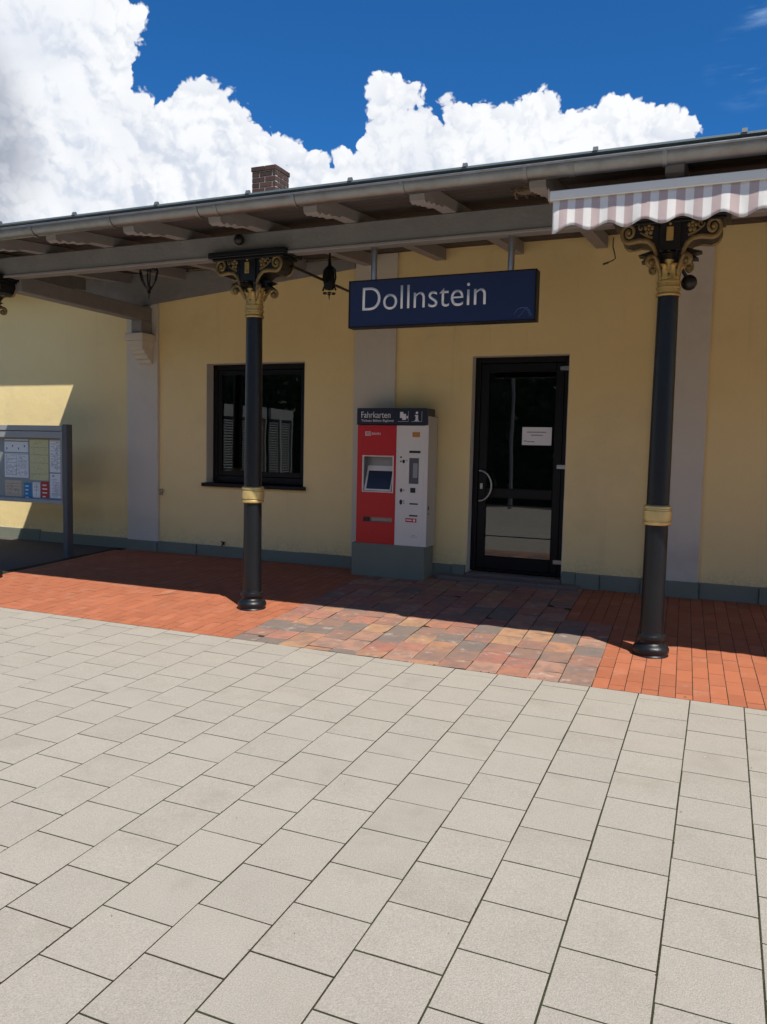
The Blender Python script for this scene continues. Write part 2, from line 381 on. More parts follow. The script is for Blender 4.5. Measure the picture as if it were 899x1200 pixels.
# slab paving on a gentle cross-fall
def sloped(name, m, x0, x1, y0, y1, top):
    """bed sheet in the plane of the paving, local z=0 is the paving surface"""
    me = MB().box(x0, x1, y0, y1, top-.25, top)
    o = me.build(name, m, kind='structure'); o.rotation_euler = (SL, 0, 0); return o
pav = sloped('slab_paving', 'joint_soil', -14, 8, -11.5, EDGE, -.0014)
PH = .2673; PW = .286
def tile_mesh(name, wx, ly, th, b, m, n=5, jit=0.0):
    out = []
    for k in range(n):
        mb = MB(); rr = random.Random(k)
        x, y = wx/2, ly/2; j = lambda: rr.uniform(-jit, jit)
        c = [(-x+j(), -y+j()), (x+j(), -y+j()), (x+j(), y+j()), (-x+j(), y+j())]
        vs = [(a, bb, -th) for a, bb in c] + [(a, bb, -b) for a, bb in c] + [(a-math.copysign(b, a), bb-math.copysign(b, bb), 0) for a, bb in c]
        fs = [(8, 9, 10, 11)]
        for q in (0, 4): fs += [(q+i, q+(i+1) % 4, q+4+(i+1) % 4, q+4+i) for i in range(4)]
        mb.add(vs, fs); me = bpy.data.meshes.new(name); me.from_pydata(mb.v, [], mb.f); me.update(); me.materials.append(MATS[m]); out.append(me)
    return out
def in_view(x, y, mx=60, my=40):
    p = Vector((x, y, gz(y)-1.6)); zf = p.dot(FW)
    if zf < .3: return False
    u = 449.5+926.34*p.dot(RX)/zf; v = 600-926.34*p.dot(UP)/zf
    return -mx < u < 899+mx and v < 1200+my
sm = tile_mesh('slab', PW-.0060, PH-.0068, .055, .001, 'concrete_slab', 6, .0006)
cut = tile_mesh('slab', PW-.0060, PH*.5, .055, .001, 'concrete_slab', 1)
rest = MB(); ns = 0
def rest_tile(mb, x, y, wx, ly, b=.001, th=.05, dz=0, sh=0):
    x0, x1, y0, y1 = x-wx/2, x+wx/2, y-ly/2, y+ly/2
    mb.add([(px-sh*(py-y), py+sh*(px-x), pz) for px, py, pz in [(x0, y0, -b+dz), (x1, y0, -b+dz), (x1, y1, -b+dz), (x0, y1, -b+dz), (x0+b, y0+b, dz), (x1-b, y0+b, dz), (x1-b, y1-b, dz), (x0+b, y1-b, dz)]],
           [(4, 5, 6, 7), (0, 1, 5, 4), (1, 2, 6, 5), (2, 3, 7, 6), (3, 0, 4, 7)])
for k in range(-46, 27):
    xc = -.095 + PW*(k+.5); off = 2.889 if k % 2 else 2.756 - .0
    j0 = off - PH*53
    for i in range(80):
        ya = j0 + i*PH; yb = ya+PH
        if yb < -11.3 or (yb < -2 and xc < -12.5): continue
        if ya >= EDGE-.03: break
        yb2 = min(yb, EDGE); yc = (ya+yb2)/2; L = yb2-ya-.0068
        if yb2-ya < PH-.001 or not in_view(xc, yc) :
            if in_view(xc, yc):
                me = MB(); rest_tile(me, 0, 0, PW-.0060, L, th=.05)
                o = bpy.data.meshes.new('slab'); o.from_pydata(me.v, [], me.f); o.update(); o.materials.append(MATS['concrete_slab'])
                ob = link(bpy.data.objects.new('slab', o)); ob.parent = pav; ob.location = (xc, yc, random.uniform(-.0003, .0007)); ns += 1
            else: rest_tile(rest, xc, yc, PW-(.0060 if yc > -.5 else .012), L-(0 if yc > -.5 else .014), dz=random.uniform(-.0003, .0007))
            continue
        ob = link(bpy.data.objects.new('slab', random.choice(sm))); ob.parent = pav
        ob.location = (xc+random.uniform(-.0006, .0006), yc, random.uniform(-.0003, .0009)); ob.rotation_euler = (random.uniform(-.002, .002), random.uniform(-.002, .002), random.uniform(-.002, .002)); ns += 1
def rest_build(mb, m, parent, name):
    me = bpy.data.meshes.new(name); me.from_pydata(mb.v, [], mb.f); me.update(); me.materials.append(MATS[m])
    o = link(bpy.data.objects.new(name, me)); o.parent = parent; o['kind'] = 'stuff'; return o
rest_build(rest, 'concrete_slab', pav, 'outer_slabs')
print('slabs', ns)
# moss and grit in the wide joints at right
mo = MB()
for i in range(2600):
    k = random.choice([-3, -2, -1, 0, 1, 1, 0, 2, -4, -6, -8]); x = -.095+PW*k+random.gauss(0, .0022)
    y = random.uniform(1.2, EDGE) if random.random() < .85 else EDGE+random.gauss(0, .002)
    if y > EDGE-.02 and random.random() < .5: x = random.uniform(-5, .6)
    if random.random() > .35+.65*(math.sin(y*5+k*2.1)*.5+.5): continue
    s_ = random.uniform(.0015, .0045); a = random.uniform(0, 6.28); z = random.uniform(-.0025, -.001)
    vs = [(x+s_*.8*math.cos(a+q*2.1), y+s_*2.2*math.sin(a+q*2.1), z) for q in range(3)]+[(x, y, z+s_*.9)]
    mo.add(vs, [(0, 1, 3), (1, 2, 3), (2, 0, 3)])
o = rest_build(mo, 'moss', pav, 'joint_moss')

# red bricks
DR = -.04
red = sloped('red_brick_paving', 'joint_soil', -6.9, 8, EDGE, WALL, -.0014)
BW, BLn = .0962, .2435
OW = .1998
def right_edge(y): return -.6572-(2*OW if y > 6.33 else 0)+DR*(y-EDGE)
def old_zone(x, y): return -.6572-13*OW+DR*(y-EDGE)-.02 < x < right_edge(y)+.02
cand = []
for k in range(-90, 90):
    xb = -.561+BW*(k+.5)
    for i in range(-1, 14):
        ya = EDGE+.093+BLn*i+(.115 if k % 2 else 0); yb = ya+BLn
        ya = max(ya, EDGE); yb = min(yb, WALL+.02)
        if yb-ya < .03: continue
        yc = (ya+yb)/2; xc = xb+DR*(yc-EDGE)
        if xc < -6.78 or xc > 7.5 or old_zone(xc, yc): continue
        cand.append((xc, yc, yb-ya))
cx_ = cam.location
cand.sort(key=lambda t: (0 if in_view(t[0], t[1], 5, 5) else 1, (t[0]**2+t[1]**2)))
brm = tile_mesh('brick', BW-.004, BLn-.0065, .05, .001, 'red_brick', 5, .0006)
restb = MB(); nb = 0
for xc, yc, L in cand:
    if nb < 296 and in_view(xc, yc, 5, 5):
        if abs(L-BLn) < .002: me = random.choice(brm)
        else:
            q = MB(); rest_tile(q, 0, 0, BW-.004, L-.0065); me = bpy.data.meshes.new('brick'); me.from_pydata(q.v, [], q.f); me.update(); me.materials.append(MATS['red_brick'])
        ob = link(bpy.data.objects.new('brick', me)); ob.parent = red; nb += 1
        ob.location = (xc, yc, random.uniform(-.0003, .0012)); ob.rotation_euler = (random.uniform(-.003, .003), random.uniform(-.006, .006), -DR+random.uniform(-.003, .003))
    else: rest_tile(restb, xc, yc, BW-.004, L-.0065, dz=random.uniform(-.0003, .0012), sh=-DR)
rest_build(restb, 'red_brick', red, 'far_bricks')
# old worn bricks in front of the door
old = sloped('old_brick_paving', 'joint_soil', -3.39, -.70, EDGE+.001, WALL-.001, -.0005)
no = 0
for k in range(13):
    y = EDGE; first = True
    ph = random.uniform(.06, .24)
    while y < WALL-.02:
        L = ph if first else random.choice([.225, .235, .24, .24, .21, .245]); first = False
        yb = min(y+L, WALL-.005); yc = (y+yb)/2; xc = -.6572-OW*(k+.5)+DR*(yc-EDGE)
        wx = OW+(.015 if k == 2 and yc > 6.4 else 0); xc += (wx-OW)/2
        if yb-y > .03:
            if k > 1 or yc < 6.40:
                q = MB(); rest_tile(q, 0, 0, wx-.004, yb-y-.004, b=.004); me = bpy.data.meshes.new('brick')
                rr = [(v[0]+random.uniform(-.003, .003), v[1]+random.uniform(-.003, .003), v[2]+random.uniform(-.0012, .0012)) for v in q.v]
                me.from_pydata(rr, [], q.f); me.update(); me.materials.append(MATS['old_brick'])
                ob = link(bpy.data.objects.new('brick', me)); ob.parent = old; ob.location = (xc, yc, random.uniform(.001, .005)); no += 1
                ob.rotation_euler = (random.uniform(-.012, .012), random.uniform(-.012, .012), -DR+random.uniform(-.008, .008))
        y = yb
print('red', len(cand), 'old', no)
asp = sloped('asphalt_path', 'asphalt', -14, -6.82, EDGE+.002, WALL, -.002)
# litter on the paving
lt = MB(); lp = MB()
for i in range(95):
    x = random.uniform(-6, .5); y = random.uniform(1.3, 6.4)
    s_ = random.uniform(.002, .006); a = random.uniform(0, 6.28); z = gz(y)+.003
    vs = [(x+s_*math.cos(a+q*1.57)*(1 if q % 2 else .5), y+s_*math.sin(a+q*1.57)*(1 if q % 2 else .5), z+random.uniform(0, .002)) for q in range(4)]
    (lt if random.random() < .7 else lp).add(vs, [(0, 1, 2, 3)])
for i in range(170):
    x = random.uniform(-7.4, 1.0); y = WALL-.075-abs(random.gauss(0, .05)) if random.random() < .6 else EDGE+abs(random.gauss(0, .02)); z = gz(y)+.003
    s_ = random.uniform(.004, .012); a = random.uniform(0, 6.28)
    lt.add([(x+s_*math.cos(a+q*1.57)*(1 if q % 2 else .45), y+s_*math.sin(a+q*1.57)*(1 if q % 2 else .45), z+random.uniform(0, .005)) for q in range(4)], [(0, 1, 2, 3)])
o = lt.build('litter', 'litter', kind='stuff'); o = lp.build('pale_litter', 'litter_pale', kind='stuff')
# twig lying on the red bricks
def gpt(px, py):
    d_ = RX*((px-449.5)/926.34)+UP*(-(py-600)/926.34)+FW; t = -1.6/(d_.z-G*d_.y); return Vector((0, 0, 1.6))+d_*t
a, b_ = gpt(178, 699), gpt(209, 696)
tw = MB(); tw.tube([a+Vector((0, 0, .006)), (a+b_)/2+Vector((.02, .03, .012)), b_+Vector((0, 0, .005))], [.003, .003, .001], 5)
tw.tube([(a+b_)/2+Vector((.02, .03, .012)), (a+b_)/2+Vector((.08, -.05, .006))], [.002, .001], 5)
tag(tw.build('twig', 'litter', loc=tuple(a)), 'thin dry twig lying on the sunlit red bricks', 'twig')

# behind the photographer: platform edge, track, wood
MB().box(-60, 60, -12.0, -11.5, -1.5, -.41).build('platform_edge', 'asphalt', kind='structure')
MB().box(-80, 80, -17.5, -12.0, -1.5, -1.15).build('track_bed', 'ballast', kind='structure')
rl = MB()
rail_t = thing('railway_track', (0, -14, -1.15), 'steel railway track across the ballast in front of the platform', 'railway track')
for yy in (-13.3, -14.74): MB().box(-60, 60, yy-.035, yy+.035, -1.12, -.98).build('rail', 'steel', rail_t)
slp = MB()
for i in range(100): slp.box(-30+i*.6, -29.75+i*.6, -15.3, -12.75, -1.19, -1.11)
slp.build('sleepers', 'asphalt', rail_t, kind='stuff')
wd = MB(); rw = random.Random(3)
hull = [(-70, -1.5)]+[(-70+i*1.2, 7.0+1.6*math.sin(i*.5)+.9*math.sin(i*1.7)+rw.uniform(-.5, .5)) for i in range(110)]+[(62, -1.5)]
wd.prism(hull, 'y', -22, -21)
for i in range(14000):
    cx = rw.uniform(-48, 34); top = 7.5+2.2*math.sin(cx*.35)+1.3*math.sin(cx*1.1+1)
    z = rw.uniform(-1.3, top); y = -20.3+rw.gauss(0, .8)+.9*math.sin(cx*.6)*(1-z/top*.5)
    s_ = rw.uniform(.12, .3); v0 = Vector((cx, y, z)); u_ = Vector((rw.gauss(0, 1), rw.gauss(0, 1), rw.gauss(0, 1))).normalized()*s_; v_ = u_.cross(Vector((rw.gauss(0, 1), rw.gauss(0, 1), rw.gauss(0, 1)))).normalized()*s_*.6
    wd.add([v0-u_, v0-v_, v0+u_, v0+v_], [(0, 1, 2, 3)])
wd.build('woodland', 'leaf_dark', kind='stuff')

# ================================================================ STATION BUILDING
sb = thing('station_building', (-3, WALL, .28), 'yellow plastered station building with grey pilasters and dark door and window', 'building')
WX0, WX1, WZ0, WZ1 = -5.591, -4.283, 1.135, 2.535
DX0, DX1, DZ0, DZ1 = -2.362, -1.39, .355, 2.542
TOP = 3.66; TH = .30
mb = MB()
def wbox(x0, x1, z0, z1): mb.box(x0, x1, WALL, WALL+TH, z0, z1)
wbox(LE, WX0, .1, TOP); wbox(WX0, WX1, .1, WZ0); wbox(WX0, WX1, WZ1, TOP); wbox(WX1, DX0, .1, TOP)
wbox(DX0, DX1, DZ1, TOP); wbox(DX0, DX1, .1, .33); wbox(DX1, RE+1.5, .1, TOP)
mb.build('wall', 'yellow_plaster', sb)
t_ = .004
rev = MB().box(WX0, WX0+t_, WALL-.003, WALL+.13, WZ0, WZ1).box(WX1-t_, WX1, WALL-.003, WALL+.13, WZ0, WZ1).box(WX0, WX1, WALL-.003, WALL+.13, WZ1-t_, WZ1-.0005); rev.build('reveal', 'grey_plaster', sb)
rev = MB().box(DX0, DX0+t_, WALL-.003, WALL+.13, DZ0-.02, DZ1).box(DX1-t_, DX1, WALL-.003, WALL+.13, DZ0-.02, DZ1).box(DX0, DX1, WALL-.003, WALL+.13, DZ1-t_, DZ1-.0005)
rev.build('reveal', 'grey_plaster', sb)
for x0, x1 in ((-6.734, -6.272), (-3.667, -3.19), (-.62, -.145)):
    MB().box(x0, x1, WALL-.04, WALL+.01, .40, 3.62, .004).build('pilaster', 'grey_plaster', sb)
# plinth made of pieces
segs = [(LE, -8.2, .03, .43), (-8.2, -6.74, .03, .41), (-6.74, -6.27, .065, .405), (-6.27, -5.70, .055, .405), (-5.70, -4.30, .035, .405), (-4.30, -3.68, .05, .41), (-3.68, -3.19, .07, .415),
        (-3.19, -2.51, .04, .41), (-2.51, -2.37, .05, .415), (-1.385, -1.245, .045, .43), (-1.245, -1.02, .055, .425), (-1.02, -.64, .035, .425), (-.64, -.13, .065, .43), (-.13, .37, .035, .428), (.37, .75, .055, .43), (.75, RE+1.5, .035, .43)]
for x0, x1, d_, zt in segs:
    MB().box(x0+.002, x1-.002, WALL-d_, WALL+.01, .22, zt, .004).build('plinth_block', 'plinth_paint', sb)
# corbel carrying the end beam
cb = MB().box(-6.56, -6.30, 7.50, WALL-.04, 2.80, 2.885, .006).box(-6.54, -6.32, 7.53, WALL-.04, 2.74, 2.80, .004)
cb.prism([(7.545, 2.745), (7.55, 2.70), (7.58, 2.685), (7.59, 2.655), (7.63, 2.64), (7.645, 2.60), (7.69, 2.585), (7.70, 2.55), (7.745, 2.54), (7.745, 2.745)], 'x', -6.525, -6.335)
cb.build('corbel', 'grey_plaster', sb, label='pale stone corbel with a scrolled underside')
for xx in (-6.515, -6.345):
    pts = [Vector((xx, 7.60+.035*math.cos(a)*(1-a/9), 2.70+.035*math.sin(a)*(1-a/9))) for a in [i*.45 for i in range(16)]]
# window
win = MB(); y0 = WALL+.125; y1 = y0+.07; fw = .075
def frame(mbx, x0, x1, z0, z1, w_, ya, yb, wb=None):
    wb = wb or w_
    mbx.box(x0, x0+w_, ya, yb, z0, z1, .004).box(x1-w_, x1, ya, yb, z0, z1, .004)
    mbx.box(x0+w_, x1-w_, ya+.001, yb, z1-w_, z1-.001, .004).box(x0+w_, x1-w_, ya+.001, yb, z0+.001, z0+wb, .004); return mbx
frame(win, WX0+.005, WX1-.005, WZ0+.02, WZ1-.005, .062, y0, y1, .075)
wo = win.build('window', 'dark_frame', sb)
sa = MB(); frame(sa, WX0+.069, WX1-.069, WZ0+.097, WZ1-.069, .052, y0+.012, y1, .06)
sa.build('sash', 'dark_frame', wo)
MB().box(WX0+.12, WX1-.12, y0+.035, y0+.041, WZ0+.155, WZ1-.12).build('pane', 'door_glass', wo)
MB().box(WX0-.035, WX1+.03, WALL-.055, WALL+.124, WZ0-.03, WZ0+.012, .004).build('sill', 'dark_frame', wo)
# door
fr_ = MB(); y0 = WALL+.105; y1 = y0+.09
fr_.box(DX0+.004, DX0+.060, y0, y1, DZ0, DZ1-.004, .004).box(DX1-.060, DX1-.004, y0, y1, DZ0, DZ1-.004, .004).box(DX0+.06, DX1-.06, y0+.001, y1, DZ1-.064, DZ1-.006, .004).box(DX0+.06, DX1-.06, y0+.02, y1, DZ0, DZ0+.02)
do = fr_.build('door', 'dark_frame', sb)
lf = MB(); a0, a1 = DX0+.063, DX1-.063; b0_, b1_ = DZ0+.024, DZ1-.067; yl = y0+.012; st = .082
lf.box(a0, a0+st, yl, y1-.01, b0_, b1_, .005).box(a1-st, a1, yl, y1-.01, b0_, b1_, .005)
lf.box(a0+st, a1-st, yl+.001, y1-.01, b1_-st, b1_, .005).box(a0+st, a1-st, yl+.001, y1-.01, b0_, b0_+.13, .005).box(a0+st, a1-st, yl+.001, y1-.01, 1.115, 1.215, .005)
lf.build('leaf_frame', 'dark_frame', do)
MB().box(a0+st-.005, a1-st+.005, yl+.028, yl+.034, b0_+.125, 1.12).build('pane', 'door_glass', do)
MB().box(a0+st-.005, a1-st+.005, yl+.028, yl+.034, 1.21, b1_-st+.005).build('pane', 'door_glass', do)
for zz in (b1_-.06, 1.45, .50):
    MB().box(a1-.045, a1+.06, yl-.022, yl+.004, zz-.022, zz+.022, .004).build('hinge', 'steel', do)
hp = [Vector((a0+.03+.125*math.sin(a)*1.0, yl-.05, 1.235-.155*math.cos(a))) for a in [math.pi*i/18 for i in range(19)]]
hd = MB().tube([hp[0]+Vector((0, .05, 0))]+hp+[hp[-1]+Vector((0, .05, 0))], .0105, 10)
hd.build('handle', 'steel', do, smooth=50)
MB().box(a0+.02, a0+.05, yl-.006, yl+.003, 1.20, 1.26, .003).build('lock', 'steel', do)
gb = MB()
for zz in (.715, 1.035): gb.box(a0+st, a1-st, yl+.018, yl+.027, zz, zz+.009)
gb.build('glazing_bar', 'dark_frame', do)
MB().box(-2.62, -1.2, WALL-.22, WALL-.055, .25, .318, .008).build('threshold', 'step_stone', sb)
MB().box(-2.36, -1.392, WALL-.054, WALL+.105, .26, .345, .004).build('door_step', 'step_stone', sb)
# interior room
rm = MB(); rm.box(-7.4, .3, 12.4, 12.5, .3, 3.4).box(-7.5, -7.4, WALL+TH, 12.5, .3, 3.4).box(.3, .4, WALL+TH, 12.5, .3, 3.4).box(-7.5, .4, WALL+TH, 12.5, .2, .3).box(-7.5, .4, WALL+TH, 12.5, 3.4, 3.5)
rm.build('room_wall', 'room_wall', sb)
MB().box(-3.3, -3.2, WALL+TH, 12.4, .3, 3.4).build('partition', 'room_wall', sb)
# main roof behind the canopy
rf = MB(); rf.prism([(WALL-.07, 3.668), (WALL-.07, TOP+.10), (12.2, 4.6), (16.6, TOP+.1), (16.6, TOP)], 'x', LE, RE+1.5)
rf.build('roof', 'roof_metal', sb)
rf2 = MB(); rf2.prism([(7.28, 3.56), (7.28, 3.62), (WALL-.071, TOP+.09), (WALL-.071, TOP-.01)], 'x', LE, -6.985)
rf2.build('eaves', 'timber_grey', sb)
MB().box(LE, RE+1.5, 16.3, 16.6, .1, TOP-.001).box(RE+1.2, RE+1.5, WALL+TH+.001, 16.3, .1, TOP-.001).box(LE, LE+.3, WALL+TH+.001, 16.3, .1, TOP-.001).build('rear_wall', 'yellow_plaster', sb)
# chimney with single bricks
CX0, CX1, CY0, CY1, CZ0, CZ1 = -7.062, -6.625, 11.0, 11.42, 4.2, 5.975
ch = MB().box(CX0+.008, CX1-.008, CY0+.008, CY1-.008, CZ0, CZ1-.02).build('chimney', 'mortar', sb)
nc = 0; hh = .083; row = 0; zz = CZ1-hh*9
while zz < CZ1-.01:
    top_out = .012 if zz > CZ1-hh*1.5 else 0
    def brick(x0, x1, y0_, y1_):
        MB().box(x0, x1, y0_, y1_, zz+.006, zz+hh-.006, .005).build('brick', 'chimney_brick', ch)
    e = top_out; W_ = CX1-CX0; D_ = CY1-CY0
    if row % 2: xs = [CX0-e, CX0+W_*.33, CX0+W_*.86, CX1+e]; ys = [CY0-e, CY0+D_*.55, CY1+e]
    else: xs = [CX0-e, CX0+W_*.55, CX1+e]; ys = [CY0-e, CY0+D_*.28, CY0+D_*.80, CY1+e]
    for i in range(len(xs)-1): brick(xs[i]+.005, xs[i+1]-.005, CY0-e, CY0+.06)
    for i in range(len(ys)-1): brick(CX1-.06, CX1+e, max(ys[i]+.005, CY0+.062), ys[i+1]-.005)
    row += 1; zz += hh

# ================================================================ CANOPY
cn = thing('station_canopy', (-3, 5.72, gz(5.72)), 'grey timber canopy with carved rafter tails and a metal gutter along the platform', 'canopy')
CL, CR = -6.95, RE
MB().box(CL+.05, CR, 5.64, 5.80, 3.149, 3.33, .012).build('beam', 'timber_grey', cn)
MB().box(CL+.05, CR, 5.626, 5.639, 3.135, 3.158, .004).build('beam_moulding', 'timber_light', cn)
ZT = lambda y: 3.335+.1025*(y-4.95)
ZR = lambda y: 3.332+.086*(y-5.72)          # rafter underside
k = 0
for i in range(-6, 11):
    xc = -2.72+.795*i
    if xc < CL+.1 or xc > CR-.1: continue
    tail = [(4.97, ZR(4.97)+.02), (4.985, ZR(5)-.045), (5.03, ZR(5)-.055), (5.06, ZR(5)-.03), (5.12, ZR(5.1)-.045), (5.17, ZR(5.1)-.02), (5.21, ZR(5.2)-.035), (5.27, ZR(5.2)-.015),
            (5.33, ZR(5.3)-.022), (5.38, ZR(5.4)-.004), (5.48, ZR(5.48)), (5.62, ZR(5.62))]
    prof = tail+[(WALL-.02, ZR(WALL)), (WALL-.02, ZT(WALL)), (4.97, ZT(4.97))]
    MB().prism(prof, 'x', xc-.052, xc+.052).build('rafter', 'timber_light', cn)
yb = 4.93
while yb < WALL-.03:
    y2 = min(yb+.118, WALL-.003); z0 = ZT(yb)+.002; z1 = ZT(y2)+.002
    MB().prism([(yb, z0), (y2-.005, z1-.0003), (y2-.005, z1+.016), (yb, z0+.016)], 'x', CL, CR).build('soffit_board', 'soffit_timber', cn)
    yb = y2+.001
z0, z1 = ZT(4.86)+.022, ZT(WALL)+.022
MB().prism([(4.86, z0), (WALL-.002, z1), (WALL-.002, z1+.012), (4.86, z0+.012)], 'x', CL-.03, CR).build('roof_sheet', 'roof_metal', cn)
MB().prism([(4.86, z0), (7.3, ZT(7.3)+.022), (7.3, 3.36), (5.7, 3.28), (4.98, ZR(4.98)+.0)], 'x', CL-.025, CL-.001).build('barge_board', 'timber_grey', cn)
# wall plate under the ceiling
q = lambda x: 3.487+(x+3.66)*.0895 if x < -3.3 else 3.52
wp_ = MB().prism([(-8.2, 3.585), (-7.94, 3.51), (-7.38, 3.37), (-6.712, 3.205), (-6.5, 3.225), (-6.27, q(-6.27)), (-3.67, q(-3.67)), (-3.67, 3.59), (-8.2, 3.59)], 'y', WALL-.062, WALL-.041)
wp_.build('wall_plate', 'timber_grey', cn)
# end beam in timber, iron tie rods at the other columns
MB().box(-6.50, -6.35, 5.81, 7.739, 3.04, 3.20, .008).build('end_beam', 'timber_grey', cn)
MB().box(-6.50, -6.35, 7.55, 7.738, 2.886, 3.039, .004).build('beam_block', 'timber_grey', cn)
for xx in (-3.30,):
    MB().tube([(xx, 5.75, 3.06), (xx, WALL-.04, 3.06)], .012, 8).build('tie_rod', 'black_iron', cn)
# gutter
gy, gzt, gr_ = 4.872, 3.297, .064
def half(r, n=12): return [(gy-r*math.cos(math.pi*i/n), gzt-r*math.sin(math.pi*i/n)) for i in range(n+1)]
out = half(gr_)+half(gr_-.005)[::-1]
gt = MB().prism(out, 'x', CL-.05, CR).build('gutter', 'zinc', cn, smooth=35)
MB().tube([(CL-.05, gy-gr_, gzt+.004), (CR, gy-gr_, gzt+.004)], .009, 8).build('gutter_bead', 'zinc', gt, smooth=60)
for i in range(-6, 11):
    xc = -2.72+.795*i-.045
    if xc < CL or xc > CR: continue
    o_ = half(gr_+.006)+half(gr_+.001)[::-1]
    MB().prism(o_, 'x', xc-.013, xc+.013).build('gutter_bracket', 'zinc', gt, smooth=35)
for xc in (-3.52, -1.02, .6):
    MB().prism(half(gr_+.004)+half(gr_+.0005)[::-1], 'x', xc+.10, xc+.135).build('gutter_joint', 'zinc', gt, smooth=35)
for i in range(-6, 5):
    xc = -2.36+.795*i
    if xc < CL: continue
    MB().prism([(4.85, z0+.008), (4.89, z0+.008), (4.875, z0+.034), (4.862, z0+.034)], 'x', xc-.014, xc+.014).build('roof_clip', 'alu_dark', cn)

# ================================================================ COLUMNS
def bell_leaf(mb, ang, r0, z0, h, out, wdt, cx, cy, curl=.03, n=9):
    """upright acanthus leaf: lobed outline, thick, tip curling out"""
    ca, sa_ = math.cos(ang), math.sin(ang); L = []
    for i in range(n+1):
        t = i/n; rr = r0+out*t**2.2; z = z0+h*t
        if t > .75: u = (t-.75)/.25; rr += curl*math.sin(u*1.57); z -= curl*.9*u*u
        lob = .62+.38*abs(math.sin(t*math.pi*3.0)); ww = wdt*lob*(1-.55*t**3)
        L.append((rr, z, ww))
    vs = []; fs = []
    for s_ in (0, 1):
        for rr, z, ww in L:
            for q_ in (-1, -.45, 0, .45, 1):
                ridge = .008*(1-abs(q_))**1.0+.004*(abs(q_) == .45)
                r2 = rr+(ridge if s_ else -.006)
                vs.append((cx+ca*r2-sa_*ww*q_, cy+sa_*r2+ca*ww*q_, z))
    m = n+1; off = m*5
    for i in range(n):
        for j in range(4):
            a = i*5+j; fs.append((a, a+1, a+6, a+5)); fs.append((off+a, off+a+5, off+a+6, off+a+1))
        fs.append((i*5, (i+1)*5, off+(i+1)*5, off+i*5)); fs.append((i*5+4, off+i*5+4, off+(i+1)*5+4, (i+1)*5+4))
    fs.append((0, off, off+1, 1)); fs.append((n*5, n*5+1, off+n*5+1, off+n*5))
    for j in range(1, 4): fs.append((j, off+j, off+j+1, j+1)); fs.append((n*5+j, n*5+j+1, off+n*5+j+1, off+n*5+j))
    mb.add(vs, fs)
def spiral(cx, cz, r, turns, sgn, y, start, n=30, shrink=.85):
    P_ = []
    for i in range(n+1):
        t = i/n; a = start+sgn*turns*2*math.pi*t; rr = r*(1-shrink*t)
        P_.append((cx+rr*math.cos(a), y, cz+rr*math.sin(a)))
    return P_
